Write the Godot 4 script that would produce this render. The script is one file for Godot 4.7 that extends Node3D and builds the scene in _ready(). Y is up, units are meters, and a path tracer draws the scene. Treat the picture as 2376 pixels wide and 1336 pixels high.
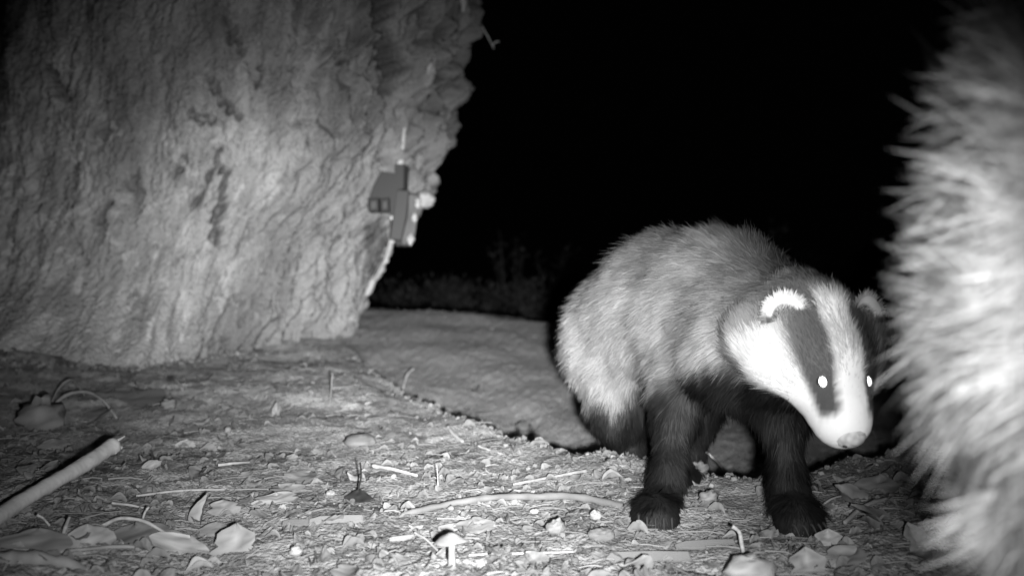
extends Node3D
# A night scene lit by the infrared lamp of the camera that took it: a badger walking past an old trunk, a second badger very close.

const F := 2188.0            # focal length of the lens in photograph pixels (2376 x 1336)
const EYE := Vector3(0, 0.3, 0)
const LAMP := Vector3(0.045, 0.262, 0.0)
var rng := RandomNumberGenerator.new()
var taken := {}
var nz := FastNoiseLite.new()      # smooth noise
var ridged := FastNoiseLite.new()  # creased noise
var cells := FastNoiseLite.new()   # one value per cell
var cell_edge := FastNoiseLite.new()

# ---------------------------------------------------------------- small helpers
func P(px: float, py: float, d: float) -> Vector3:
	return Vector3((px - 1188.0) / F * d, EYE.y - (py - 668.0) / F * d, -d)

func numbered(called: String) -> String:
	var k: int = taken.get(called, 0)
	taken[called] = k + 1
	return called if k == 0 else "%s_%03d" % [called, k]

func tag(o: Node3D, label: String, category := "", group := "", kind := "") -> Node3D:
	if label: o.set_meta("label", label)
	if category: o.set_meta("category", category)
	if group: o.set_meta("group", group)
	if kind: o.set_meta("kind", kind)
	return o

func thing(called: String, at: Vector3) -> Node3D:
	var o := Node3D.new()
	o.name = numbered(called)
	o.position = at
	add_child(o, true)
	return o

func place(called: String, mesh: Mesh, m: Material, parent: Node3D = null, shift := Vector3.ZERO) -> MeshInstance3D:
	var o := MeshInstance3D.new()
	o.mesh = mesh
	o.material_override = m
	o.cast_shadow = GeometryInstance3D.SHADOW_CASTING_SETTING_ON
	if parent == null:
		o.name = numbered(called)
		add_child(o, true)
	else:
		o.name = called
		parent.add_child(o, true)
	o.position = shift
	return o

func mat(rough := 0.9, bump: Texture2D = null, bump_cm := 0.2, scale := 10.0, spec := 0.3) -> StandardMaterial3D:
	var m := StandardMaterial3D.new()
	m.vertex_color_use_as_albedo = true
	m.albedo_color = Color.WHITE
	m.roughness = rough
	m.metallic_specular = spec
	if bump:
		m.heightmap_enabled = true
		m.heightmap_texture = bump
		m.heightmap_scale = bump_cm
		m.uv1_triplanar = true
		m.uv1_world_triplanar = true
		m.uv1_scale = Vector3.ONE * scale
	return m

func noise_tex(freq: float, seed_: int, oct := 4, size := 512) -> NoiseTexture2D:
	var n := FastNoiseLite.new()
	n.seed = seed_
	n.frequency = freq
	n.fractal_octaves = oct
	var t := NoiseTexture2D.new()
	t.width = size
	t.height = size
	t.seamless = true
	t.noise = n
	return t

func grey(v: float) -> Color:
	return Color(v, v, v)

func sstep(a: float, b: float, x: float) -> float:
	var t := clampf((x - a) / (b - a), 0.0, 1.0)
	return t * t * (3.0 - 2.0 * t)

func table(t: Array, x: float) -> float:
	if x <= t[0][0]: return t[0][1]
	for i in range(1, t.size()):
		if x <= t[i][0]:
			return lerpf(t[i - 1][1], t[i][1], (x - t[i - 1][0]) / (t[i][0] - t[i - 1][0]))
	return t[-1][1]

# a mesh collected by hand: positions, normals (made if left out), linear colours, indices with clockwise fronts
class MB:
	var v := PackedVector3Array()
	var n := PackedVector3Array()
	var c := PackedColorArray()
	var i := PackedInt32Array()
	func add(p: Vector3, col: Color) -> int:
		v.append(p)
		c.append(col)
		return v.size() - 1
	func tri(a: int, b: int, d: int) -> void:
		i.append(a); i.append(b); i.append(d)
	func quad(a: int, b: int, d: int, e: int) -> void:
		i.append(a); i.append(b); i.append(d)
		i.append(a); i.append(d); i.append(e)
	func smooth() -> void:
		n = PackedVector3Array()
		n.resize(v.size())
		for k in range(0, i.size(), 3):
			var a := v[i[k]]
			var f := (v[i[k + 2]] - a).cross(v[i[k + 1]] - a)
			n[i[k]] += f
			n[i[k + 1]] += f
			n[i[k + 2]] += f
		for k in n.size():
			n[k] = n[k].normalized() if n[k].length_squared() > 0.0 else Vector3.UP
	func commit() -> ArrayMesh:
		if n.size() != v.size(): smooth()
		var a := []
		a.resize(Mesh.ARRAY_MAX)
		a[Mesh.ARRAY_VERTEX] = v
		a[Mesh.ARRAY_NORMAL] = n
		a[Mesh.ARRAY_COLOR] = c
		a[Mesh.ARRAY_INDEX] = i
		var m := ArrayMesh.new()
		m.add_surface_from_arrays(Mesh.PRIMITIVE_TRIANGLES, a)
		return m
	func flat() -> ArrayMesh:      # every face with its own normal
		var o := MB.new()
		for k in range(0, i.size(), 3):
			var a := v[i[k]]
			var f := (v[i[k + 2]] - a).cross(v[i[k + 1]] - a).normalized()
			for j in 3:
				o.add(v[i[k + j]], c[i[k + j]])
				o.n.append(f)
				o.i.append(k + j)
		return o.commit()

# a tube along points; rad and col give radius and colour at 0..1; rough makes it uneven
func tube(mb: MB, pts: Array, rad: Callable, col: Callable, sides := 7, rough := 0.0) -> void:
	var n := pts.size()
	var t0: Vector3 = (pts[1] - pts[0]).normalized()
	var x := t0.cross(Vector3.UP if absf(t0.y) < 0.9 else Vector3.RIGHT).normalized()
	var first := mb.v.size()
	for k in n:
		var t: Vector3 = (pts[mini(k + 1, n - 1)] - pts[maxi(k - 1, 0)]).normalized()
		x = (x - t * x.dot(t)).normalized()
		var y := t.cross(x)
		var s := float(k) / (n - 1)
		var r: float = rad.call(s)
		for j in sides:
			var a := TAU * j / sides
			var q := r * (1.0 + rough * nz.get_noise_3d(pts[k].x * 60.0 + j * 1.7, pts[k].y * 60.0, pts[k].z * 60.0))
			mb.add(pts[k] + (x * cos(a) + y * sin(a)) * q, col.call(s))
	for k in n - 1:
		for j in sides:
			var a := first + k * sides + j
			var b := first + k * sides + (j + 1) % sides
			mb.quad(a, a + sides, b + sides, b)
	for end in [0, n - 1]:
		var m := mb.add(pts[end], col.call(1.0 if end else 0.0))
		for j in sides:
			var a: int = first + end * sides + j
			var b: int = first + end * sides + (j + 1) % sides
			if end == 0: mb.tri(m, a, b)
			else: mb.tri(m, b, a)

func curve(pts: Array, steps := 5) -> Array:
	var out := []
	for k in pts.size() - 1:
		var p0: Vector3 = pts[maxi(k - 1, 0)]
		var p3: Vector3 = pts[mini(k + 2, pts.size() - 1)]
		for j in steps:
			out.append(pts[k].cubic_interpolate(pts[k + 1], p0, p3, float(j) / steps))
	out.append(pts[-1])
	return out

# a closed lump: a ball pushed in and out by noise
func lump(mb: MB, at: Vector3, size: Vector3, turn: Basis, col: float, rough: float, rings := 8, sides := 12, seed_ := 0.0, freq := 1.6) -> void:
	var first := mb.v.size()
	for k in rings + 1:
		var a := PI * k / rings
		for j in sides:
			var b := TAU * j / sides
			var q := Vector3(sin(a) * cos(b), cos(a), sin(a) * sin(b))
			var s := 1.0 + rough * nz.get_noise_3d(q.x * freq + seed_, q.y * freq, q.z * freq - seed_)
			mb.add(at + turn * (q * s * size), grey(col * (1.0 + 0.5 * nz.get_noise_3d(q.x * 4.0 + seed_, q.y * 4.0, q.z * 4.0))))
	for k in rings:
		for j in sides:
			var a := first + k * sides + j
			var b := first + k * sides + (j + 1) % sides
			mb.quad(a, a + sides, b + sides, b)

# a straight-sided slab: an outline in the plane of right and up, from front to back along -out
func slab(mb: MB, outline: Array, at: Vector3, right: Vector3, up: Vector3, depth: float, col: float, bevel := 0.002) -> void:
	var out := right.cross(up).normalized()
	var mid := Vector2.ZERO
	for q in outline: mid += q / outline.size()
	var n := outline.size()
	var first := mb.v.size()
	for ring in 3:
		for q: Vector2 in outline:
			var w := q
			if ring == 0: w = q - (q - mid).normalized() * bevel
			mb.add(at + right * w.x + up * w.y - out * [0.0, bevel, depth][ring], grey(col))
	var area := 0.0
	for k in n: area += outline[k].cross(outline[(k + 1) % n])
	var flip := area > 0.0
	for ring in 2:
		for j in n:
			var a := first + ring * n + j
			var b := first + ring * n + (j + 1) % n
			if flip: mb.quad(a, b, b + n, a + n)
			else: mb.quad(a, a + n, b + n, b)
	var tri := Geometry2D.triangulate_polygon(PackedVector2Array(outline))
	for k in range(0, tri.size(), 3):
		var p := outline[tri[k]] as Vector2
		var cw: bool = (outline[tri[k + 1]] - p).cross(outline[tri[k + 2]] - p) < 0.0
		var b := tri[k + 1] if cw else tri[k + 2]
		var d := tri[k + 2] if cw else tri[k + 1]
		mb.tri(first + tri[k], first + b, first + d)
		mb.tri(first + 2 * n + tri[k], first + 2 * n + d, first + 2 * n + b)

# ---------------------------------------------------------------- bodies: tapered capsules joined smoothly, meshed by surface nets
func skin(bones: Array, cell: float, k: float) -> MB:
	var lo := Vector3.ONE * 1e9
	var hi := -lo
	for b in bones:
		for e in 2:
			var r: float = b[2 + e] + 3.0 * cell
			lo = lo.min(b[e] - Vector3.ONE * r)
			hi = hi.max(b[e] + Vector3.ONE * r)
	var nx := int((hi.x - lo.x) / cell) + 1
	var ny := int((hi.y - lo.y) / cell) + 1
	var nzz := int((hi.z - lo.z) / cell) + 1
	var g := PackedFloat32Array()
	g.resize(nx * ny * nzz)
	g.fill(1.0)
	for b in bones:
		var a: Vector3 = b[0]
		var ab: Vector3 = b[1] - a
		var ra: float = b[2]
		var rb: float = b[3]
		var l2 := maxf(ab.length_squared(), 1e-9)
		var pad := maxf(ra, rb) + k + 2.0 * cell
		var p0: Vector3 = (a.min(b[1]) - Vector3.ONE * pad - lo) / cell
		var p1: Vector3 = (a.max(b[1]) + Vector3.ONE * pad - lo) / cell
		for z in range(maxi(int(p0.z), 0), mini(int(p1.z) + 1, nzz)):
			for y in range(maxi(int(p0.y), 0), mini(int(p1.y) + 1, ny)):
				var at := (z * ny + y) * nx
				for x in range(maxi(int(p0.x), 0), mini(int(p1.x) + 1, nx)):
					var p := lo + Vector3(x, y, z) * cell - a
					var t := clampf(p.dot(ab) / l2, 0.0, 1.0)
					var d := (p - ab * t).length() - lerpf(ra, rb, t)
					var v := g[at + x]
					var h := maxf(k - absf(v - d), 0.0) / k
					g[at + x] = minf(v, d) - h * h * k * 0.25
	var mb := MB.new()
	var where := PackedInt32Array()
	where.resize(g.size())
	where.fill(-1)
	var off := [0, 1, nx, nx + 1, nx * ny, nx * ny + 1, nx * ny + nx, nx * ny + nx + 1]
	var corner := [Vector3(0, 0, 0), Vector3(1, 0, 0), Vector3(0, 1, 0), Vector3(1, 1, 0), Vector3(0, 0, 1), Vector3(1, 0, 1), Vector3(0, 1, 1), Vector3(1, 1, 1)]
	var edges := [[0, 1], [2, 3], [4, 5], [6, 7], [0, 2], [1, 3], [4, 6], [5, 7], [0, 4], [1, 5], [2, 6], [3, 7]]
	for z in nzz - 1:
		for y in ny - 1:
			var row := (z * ny + y) * nx
			for x in nx - 1:
				var at := row + x
				var inside := 0
				for q in off:
					if g[at + q] < 0.0: inside += 1
				if inside == 0 or inside == 8: continue
				var s := Vector3.ZERO
				var m := 0
				for e in edges:
					var va := g[at + off[e[0]]]
					var vb := g[at + off[e[1]]]
					if (va < 0.0) != (vb < 0.0):
						s += corner[e[0]].lerp(corner[e[1]], va / (va - vb))
						m += 1
				where[at] = mb.add(lo + (Vector3(x, y, z) + s / m) * cell, Color.WHITE)
	var sx := 1
	var sy := nx
	var sz := nx * ny
	for z in range(1, nzz - 1):
		for y in range(1, ny - 1):
			for x in range(1, nx - 1):
				var at := (z * ny + y) * nx + x
				var inn := g[at] < 0.0
				for e in [[sx, sy, sz], [sy, sz, sx], [sz, sx, sy]]:
					if inn == (g[at + e[0]] < 0.0): continue
					var a := where[at - e[1] - e[2]]
					var b := where[at - e[2]]
					var c := where[at]
					var d := where[at - e[1]]
					if inn: mb.quad(a, d, c, b)
					else: mb.quad(a, b, c, d)
	mb.smooth()
	return mb

# hairs standing on a skin; style(p, n) gives [direction, length, width, root colour, tip colour, hairs per square metre]
func fur(mb: MB, style: Callable, seed_: int) -> MB:
	var o := MB.new()
	rng.seed = seed_
	for k in range(0, mb.i.size(), 3):
		var a := mb.v[mb.i[k]]
		var b := mb.v[mb.i[k + 1]]
		var c := mb.v[mb.i[k + 2]]
		var area := (b - a).cross(c - a).length() * 0.5
		var na := mb.n[mb.i[k]]
		var nb := mb.n[mb.i[k + 1]]
		var nc := mb.n[mb.i[k + 2]]
		var about: Array = style.call((a + b + c) / 3.0, (na + nb + nc).normalized())
		var many := int(area * about[5] + rng.randf())
		for h in many:
			var u := rng.randf()
			var w := rng.randf()
			if u + w > 1.0:
				u = 1.0 - u
				w = 1.0 - w
			var p := a + (b - a) * u + (c - a) * w
			var n := (na + (nb - na) * u + (nc - na) * w).normalized()
			var st: Array = style.call(p, n)
			var dir: Vector3 = st[0]
			var ln: float = st[1] * rng.randf_range(0.6, 1.15)
			var wd: float = st[2] * rng.randf_range(0.7, 1.3)
			dir = (dir + Vector3(rng.randfn(), rng.randfn(), rng.randfn()) * 0.13).normalized()
			var side := dir.cross(n)
			if side.length_squared() < 1e-6: continue
			side = side.normalized()
			side = side.rotated(dir, rng.randf_range(-0.6, 0.6))
			var face := side.cross(dir).normalized()
			var nn := (n * 1.2 + face * 0.5 + Vector3(rng.randfn(), rng.randfn(), rng.randfn()) * 0.16).normalized()
			var bend := (dir * 1.0 + Vector3(0, -0.22, 0) - n * 0.12).normalized()
			var q0 := p - n * 0.002
			var q1 := q0 + dir * ln * 0.55
			var q2 := q1 + bend * ln * 0.45
			var shade := rng.randf_range(0.86, 1.14)
			var c0: Color = st[3] * shade
			var c2: Color = st[4] * shade
			var f := o.v.size()
			o.v.append(q0 - side * wd * 0.5); o.v.append(q0 + side * wd * 0.5)
			o.v.append(q1 - side * wd * 0.42); o.v.append(q1 + side * wd * 0.42)
			o.v.append(q2)
			var c1 := c0.lerp(c2, 0.55)
			o.c.append(c0); o.c.append(c0); o.c.append(c1); o.c.append(c1); o.c.append(c2)
			for j in 5: o.n.append(nn)
			# clockwise seen from outside
			o.tri(f, f + 2, f + 1)
			o.tri(f + 1, f + 2, f + 3)
			o.tri(f + 2, f + 4, f + 3)
	# turn the whole set over if its fronts face inwards
	if o.i.size() >= 3:
		var good := 0
		for k in range(0, mini(o.i.size(), 3000), 3):
			var a := o.v[o.i[k]]
			if (o.v[o.i[k + 2]] - a).cross(o.v[o.i[k + 1]] - a).dot(o.n[o.i[k]]) > 0.0: good += 1
			else: good -= 1
		if good < 0:
			for k in range(0, o.i.size(), 3):
				var t := o.i[k + 1]
				o.i[k + 1] = o.i[k + 2]
				o.i[k + 2] = t
	return o

# ---------------------------------------------------------------- the lie of the land
const CREST := [[-0.60, 3.05], [-0.47, 2.64], [-0.33, 2.25], [-0.166, 1.911], [-0.0737, 1.796], [0.009, 1.65], [0.0786, 1.537], [0.144, 1.485], [0.267, 1.415], [0.354, 1.377], [0.469, 1.439], [0.63, 1.526], [1.04, 1.64], [3.0, 2.0]]
const TOP := [[-3.0, 0.25], [-0.75, 0.235], [-0.45, 0.223], [-0.16, 0.215], [0.12, 0.178], [0.5, 0.138], [1.2, 0.10], [4.0, 0.14]]

func ground_parts(x: float, d: float) -> Vector2:   # height without the fine relief, and how far this is the beaten platform (1) or the hollow (0)
	var e := 0.03 * nz.get_noise_2d(x * 9.0, 3.0) + 0.012 * nz.get_noise_2d(x * 38.0, 9.0)
	var crest := table(CREST, x) + e
	var near := 0.0
	if x < -0.63: crest = 30.0
	# the platform rises gently away from the camera, then lies level
	near += 0.065 * (minf(d, 1.95) - 1.0)
	near += 0.052 * sstep(1.45, 2.25, d) * sstep(-0.15, -0.42, x) + 0.05 * sstep(2.3, 3.0, d) * sstep(-0.16, -0.5, x)
	near += 0.12 * sstep(-0.85, -1.5, x) * sstep(1.4, 2.6, d)
	near += 0.03 * sstep(-0.3, -0.65, x) * sstep(1.7, 1.0, d) * sstep(0.6, 0.9, d)
	var p := 1.0 - sstep(crest - 0.02, crest + 0.19, d)
	var top := table(TOP, x)
	var t := clampf((d - 1.72) / 1.53, 0.0, 1.0)
	var far := lerpf(-0.139, top, t * (1.25 - 0.25 * t)) + 0.006 * nz.get_noise_2d(x * 4.0, d * 4.0)
	if d > 3.25:
		far = top - 0.10 * sstep(3.25, 4.6, d) + 0.35 * sstep(6.5, 15.0, d) + 0.10 * nz.get_noise_2d(x * 0.6, d * 0.6) * sstep(3.9, 7.0, d)
	return Vector2(lerpf(far, near, p), p * (1.0 - sstep(5.0, 8.0, d)))

func ground_fine(x: float, d: float, platform: float) -> float:
	var wx := x + 0.02 * nz.get_noise_2d(x * 14.0 + 50.0, d * 14.0)
	var wd := d + 0.02 * nz.get_noise_2d(x * 14.0, d * 14.0 + 80.0)
	var h := 0.010 * nz.get_noise_2d(x * 5.0, d * 5.0)
	var patch := 0.35 + 0.65 * sstep(-0.3, 0.4, nz.get_noise_2d(x * 3.0 + 17.0, d * 4.0))
	h += 0.0022 * (1.0 - absf(ridged.get_noise_2d(wx * 9.0, wd * 16.0)) * 2.0)
	h += 0.0026 * cells.get_noise_2d(wx * 17.0, wd * 30.0) * patch
	h += 0.0016 * cells.get_noise_2d(wx * 44.0 + 7.0, wd * 62.0) * patch
	h += 0.0010 * nz.get_noise_2d(x * 22.0, d * 80.0)
	h += 0.0010 * nz.get_noise_2d(x * 120.0, d * 130.0)
	h += 0.0006 * nz.get_noise_2d(x * 290.0, d * 290.0)
	return h * lerpf(0.55, 0.75, platform) + (1.0 - platform) * (0.0022 * nz.get_noise_2d(x * 30.0, d * 30.0) + 0.0026 * nz.get_noise_2d(x * 90.0, d * 90.0) + 0.002 * maxf(0.0, nz.get_noise_2d(x * 42.0 + 8.0, d * 42.0) - 0.3))

func ground_y(x: float, d: float) -> float:
	var g := ground_parts(x, d)
	return g.x + ground_fine(x, d, g.y)

func on_ground(px: float, py: float) -> Vector3:   # where the ground shows at that place of the photograph
	var d := 0.6
	while d < 6.0:
		var p := P(px, py, d)
		if p.y <= ground_parts(p.x, d).x + 0.002: break
		d += 0.004
	var q := P(px, py, d)
	return Vector3(q.x, ground_y(q.x, d), -d)

func above(px: float, py: float, d: float) -> Vector3:
	return P(px, py, d)

func build_ground(m: Material) -> void:
	var us := []
	var u := -2.2
	while u < 2.2:
		us.append(u)
		u += 0.0021 if absf(u) < 0.62 else 0.012
	var ds := []
	var d := 0.3
	while d < 90.0:
		ds.append(d)
		d *= 1.0052 if d > 0.85 and d < 4.4 else 1.035
	var mb := MB.new()
	for dd: float in ds:
		for uu: float in us:
			var x := uu * dd
			var g := ground_parts(x, dd)
			var y := g.x
			if dd < 6.0: y += ground_fine(x, dd, g.y)
			var c := 0.195 + 0.04 * nz.get_noise_2d(x * 6.0, dd * 6.0 + 20.0)
			c += g.y * (0.06 * cells.get_noise_2d(x * 17.0 + 90.0, dd * 34.0) + 0.05 * nz.get_noise_2d(x * 60.0, dd * 130.0))
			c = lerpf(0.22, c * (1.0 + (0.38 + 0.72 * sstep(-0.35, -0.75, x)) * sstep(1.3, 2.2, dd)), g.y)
			c *= 1.0 - 0.12 * sstep(-0.5, -1.1, x) * sstep(0.5, 1.2, dd)
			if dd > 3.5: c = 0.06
			mb.add(Vector3(x, y, -dd), grey(c))
	var n := us.size()
	for r in ds.size() - 1:
		for k in n - 1:
			var a := r * n + k
			mb.quad(a, a + n, a + n + 1, a + 1)
	var o := place("ground", mb.commit(), m)
	tag(o, "bare trodden earth with a crest, a hollow and a mound beyond", "ground", "", "structure")

# ---------------------------------------------------------------- the trunk
const EDGE := [[-200, 1150], [0, 1098], [100, 1085], [200, 1052], [250, 1028], [330, 1010], [390, 996], [440, 990], [500, 965], [545, 925], [580, 903], [640, 880], [690, 852], [715, 842], [760, 815], [800, 790], [900, 770]]
var edge_xy := []

func trunk_row(y: float) -> Vector3:      # x and z of the trunk's axis and its radius at that height
	var r := lerpf(0.645, 0.695, clampf(y / 1.2, 0.0, 1.6))
	var right := table(edge_xy, y)
	return Vector3(right - 0.95 * r - 0.07, -3.03 - 0.04 * y, r)

func trunk_point(a: float, y: float) -> Vector3:  # a: angle, 0 faces the camera, positive to the right
	var row := trunk_row(y)
	var height := y
	var s := a * 0.86
	y = 0.3 + (y - 0.3) * 1.23      # the bark's pattern is written in larger units
	var q := s + (row.x + 0.95) * lerpf(1.1, 0.35, sstep(-0.1, 0.9, a))
	var w := 0.014 * nz.get_noise_2d(q * 9.0, y * 7.0 + 11.0)
	var v := 0.022 * nz.get_noise_2d(q * 9.0 + 60.0, y * 6.0)
	var h := 0.030 * nz.get_noise_2d(q * 2.2, y * 0.6 + 5.0)
	h += 0.014 * nz.get_noise_2d(q * 7.0 + 31.0, y * 2.6)
	h += 0.007 * nz.get_noise_2d((q + w) * 17.0, (y + v) * 7.0)
	var plate := 1.0 - 2.0 * absf(ridged.get_noise_2d((q + w) * 21.0, (y + v) * 8.0))
	h += 0.0035 * plate
	h += 0.0055 * (0.3 - absf(ridged.get_noise_2d((q + w) * 27.0 + 90.0, (y + v) * 3.6)) * 2.0)
	h += 0.004 * cells.get_noise_2d((q + w) * 36.0, (y + v) * 9.0)
	h += 0.0028 * cells.get_noise_2d((q + w) * 75.0 + 40.0, (y + v) * 24.0)
	h += 0.0045 * nz.get_noise_2d((q + w) * 55.0, y * 32.0)
	h += 0.0030 * nz.get_noise_2d(q * 105.0, y * 75.0)
	h -= groove(a, height) * 1.23
	# the gnarled rib of burrs down the right-hand side, with a dark furrow on its left
	var rib := a - 0.80 + 0.10 * sin(y * 3.0)
	var up := sstep(0.45, 0.85, y)
	h += 0.085 * up * exp(-pow(rib / 0.25, 2.0))
	h += (0.040 * up + 0.006) * absf(nz.get_noise_2d(a * 6.0, y * 3.8 + 40.0)) * sstep(0.45, 0.65, a)
	h += 0.11 * up * maxf(0.0, nz.get_noise_2d(a * 8.0 + 20.0 + 0.5 * nz.get_noise_2d(a * 9.0, y * 4.0), y * 4.2)) * sstep(0.5, 0.75, a)
	h += 0.015 * nz.get_noise_2d(a * 15.0 + 9.0, y * 9.0) * sstep(0.4, 0.7, a)
	h -= 0.085 * exp(-pow((a - 0.53 + 0.14 * (y - 1.3)) / 0.055, 2.0)) * sstep(0.95, 1.25, y)
	# feet: low roots spreading at the bottom
	var low := sstep(0.42, 0.02, y)
	h += 0.25 * low * low * sstep(0.95, 0.2, a)
	h += low * (0.05 + 0.09 * maxf(0.0, nz.get_noise_2d(a * 2.2 + 3.0, 1.0)) + 0.10 * sstep(0.0, -1.3, a) * low)
	h += 0.02 * low * (1.0 - 2.0 * absf(nz.get_noise_2d(q * 6.0, y * 3.0 + 60.0)))
	var r := row.z + h * 0.8125
	return Vector3(row.x + r * sin(a), height, row.y + r * cos(a))

func trunk_color(a: float, height: float, p: Vector3) -> float:
	var y := 0.3 + (height - 0.3) * 1.23
	var q := a * 0.86 + (trunk_row(height).x + 0.95) * lerpf(1.1, 0.35, sstep(-0.1, 0.9, a))
	var c := 0.46 + 0.06 * nz.get_noise_2d(q * 5.0 + 9.0, y * 2.0) + 0.06 * nz.get_noise_2d(q * 16.0, y * 7.0 + 2.0) + 0.06 * nz.get_noise_2d(q * 40.0, y * 18.0 + 2.0) + 0.07 * nz.get_noise_2d(q * 90.0, y * 55.0)
	var stain := nz.get_noise_2d(q * 9.0 + 44.0, y * 3.0)
	c *= 1.0 - 0.18 * sstep(0.25, 0.55, stain)
	# moss and painted beam falloff darken the left side; pale crusts of lichen
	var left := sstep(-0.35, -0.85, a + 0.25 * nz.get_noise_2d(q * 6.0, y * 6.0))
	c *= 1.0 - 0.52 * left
	c = lerpf(c, 0.34, 0.85 * sstep(0.25, 0.10, height + 0.05 * nz.get_noise_2d(q * 7.0, 3.0)))    # soil splashed on the foot
	c *= 1.0 - 0.55 * clampf(groove(a, height) / 0.03, 0.0, 1.0)     # dark stains in the scars, plus recess shade painted along the grooves
	var spots := cells.get_noise_2d(q * 46.0, y * 38.0)
	if spots > 0.25 and nz.get_noise_2d(q * 8.0, y * 6.0 + 33.0) > -0.1 + 0.5 * absf(a + 0.65):
		c = lerpf(c, 0.66, 0.75 * sstep(0.95, 0.75, y))
	# a dark patch below the fittings
	c *= 1.0 - 0.55 * sstep(0.028, 0.018, absf(p.x - lerpf(-0.455, -0.415, clampf((y - 0.26) / 0.28, 0.0, 1.0)))) * sstep(0.24, 0.30, y) * sstep(0.58, 0.52, y) * sstep(0.3, 0.5, a)
	# darker bark of the burrs at the right
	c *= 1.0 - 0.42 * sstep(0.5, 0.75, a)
	c *= 1.0 - 0.66 * sstep(0.45, 1.3, y + 0.15 * nz.get_noise_2d(q * 4.0 + 3.0, y * 2.0))  # lamp falloff painted into the bark colour: darker towards the top
	return clampf(c, 0.04, 0.7)

func build_tree(m: Material) -> Node3D:
	for e in EDGE:
		edge_xy.push_front([EYE.y - (e[0] - 668.0) / F * 3.05, (e[1] - 1188.0) / F * 3.05])
	var base := Vector3(-1.10, 0.06, -3.03)
	find_scars()
	var t := thing("old_tree", base)
	tag(t, "broad old tree trunk with rough pale bark filling the left half", "tree")
	var an := []
	var a := -PI
	while a < PI:
		an.append(a)
		a += 0.0065 if absf(a - 0.1) < 1.75 else 0.05
	var ys := []
	var y := -0.35
	while y < 2.8:
		ys.append(y)
		y += 0.0046 if y < 1.40 else 0.06
	var mb := MB.new()
	for yy: float in ys:
		for aa: float in an:
			var p := trunk_point(aa, yy)
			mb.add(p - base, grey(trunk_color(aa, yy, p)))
	var n := an.size()
	for r in ys.size() - 1:
		for k in n:
			var b := r * n + k
			var c := r * n + (k + 1) % n
			mb.quad(b, b + n, c + n, c)
	var cap := mb.add(Vector3(0.35, 2.75, -0.1), grey(0.3))
	for k in n:
		mb.tri(cap, (ys.size() - 1) * n + (k + 1) % n, (ys.size() - 1) * n + k)
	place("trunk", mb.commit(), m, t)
	return t

# the deep cracks and scars that can be told apart: each a line of places in the photograph's frame, its half width and depth in metres
const SCARS := [
	[[522, 400], [513, 470], [505, 556], 0.016, 0.045], [[503, 345], [478, 430], [446, 482], 0.013, 0.035], [[424, 365], [408, 402], 0.014, 0.03], [[440, 268], [486, 277], 0.020, 0.035],
	[[488, 185], [518, 240], [548, 268], 0.012, 0.03], [[606, 150], [600, 200], 0.010, 0.03], [[765, 95], [757, 165], 0.008, 0.03], [[530, 50], [560, 130], 0.012, 0.025],
	[[395, 580], [432, 592], [500, 578], [532, 560], 0.005, 0.016], [[655, 640], [682, 672], [688, 706], 0.006, 0.014], [[326, 650], [318, 690], [296, 728], 0.006, 0.02],
	[[458, 838], [468, 795], [500, 790], [498, 830], [486, 856], 0.008, 0.025], [[536, 655], [552, 700], [540, 760], 0.007, 0.016], [[404, 596], [398, 640], 0.005, 0.015],
	[[590, 490], [583, 555], 0.007, 0.02], [[240, 480], [235, 560], 0.015, 0.03], [[215, 320], [260, 300], 0.012, 0.02], [[165, 560], [195, 610], 0.014, 0.02], [[100, 150], [140, 240], 0.02, 0.04],
	[[838, -20], [848, 70], [868, 130], [874, 185], [862, 240], 0.042, 0.17], [[940, -20], [948, 60], 0.026, 0.10], [[985, 20], [968, 120], [990, 190], 0.014, 0.04], [[960, 190], [955, 250], 0.012, 0.04], [[815, 190], [850, 260], [870, 235], 0.010, 0.03], [[1010, 60], [1030, 130], [1015, 200], 0.016, 0.04], [[945, 240], [975, 300], [1000, 260], 0.010, 0.03], [[850, 330], [880, 380], 0.014, 0.03],
	[[735, 500], [742, 560], 0.006, 0.02], [[620, 760], [640, 800], 0.006, 0.018], [[300, 420], [318, 485], 0.014, 0.02],
]
var scars := []

func trunk_at(px: float, py: float) -> Vector2:
	var u := (px - 1188.0) / F
	var best := Vector2.ZERO
	var gap := 1e9
	var a := -1.2
	while a < 1.5:
		var y := 0.5
		var x := 0.0
		var d := 2.6
		for k in 3:
			var row := trunk_row(y)
			x = row.x + row.z * sin(a)
			d = -(row.y + row.z * cos(a))
			y = EYE.y - (py - 668.0) / F * d
		if absf(x / d - u) < gap:
			gap = absf(x / d - u)
			best = Vector2(a, y)
		a += 0.01
	return best

func find_scars() -> void:
	for e: Array in SCARS:
		var line := []
		for k in e.size() - 2:
			var q := trunk_at(e[k][0], e[k][1])
			line.append(Vector2(q.x * 0.70, q.y))
		var lo: Vector2 = line[0]
		var hi: Vector2 = line[0]
		for q: Vector2 in line:
			lo = lo.min(q)
			hi = hi.max(q)
		scars.append([line, e[-2], e[-1], lo - Vector2.ONE * 0.06, hi + Vector2.ONE * 0.06])

func groove(a: float, y: float) -> float:
	var p := Vector2(a * 0.70, y)
	var h := 0.0
	for e: Array in scars:
		if p.x < e[3].x or p.y < e[3].y or p.x > e[4].x or p.y > e[4].y: continue
		var w := p + Vector2(nz.get_noise_2d(a * 30.0, y * 22.0), nz.get_noise_2d(a * 30.0 + 50.0, y * 22.0)) * 0.012
		var near := 1e9
		for k in e[0].size() - 1:
			near = minf(near, w.distance_to(Geometry2D.get_closest_point_to_segment(w, e[0][k], e[0][k + 1])))
		h = maxf(h, e[2] * 0.8 * sstep(e[1] * 0.8, e[1] * 0.28, near))
	return h

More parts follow.
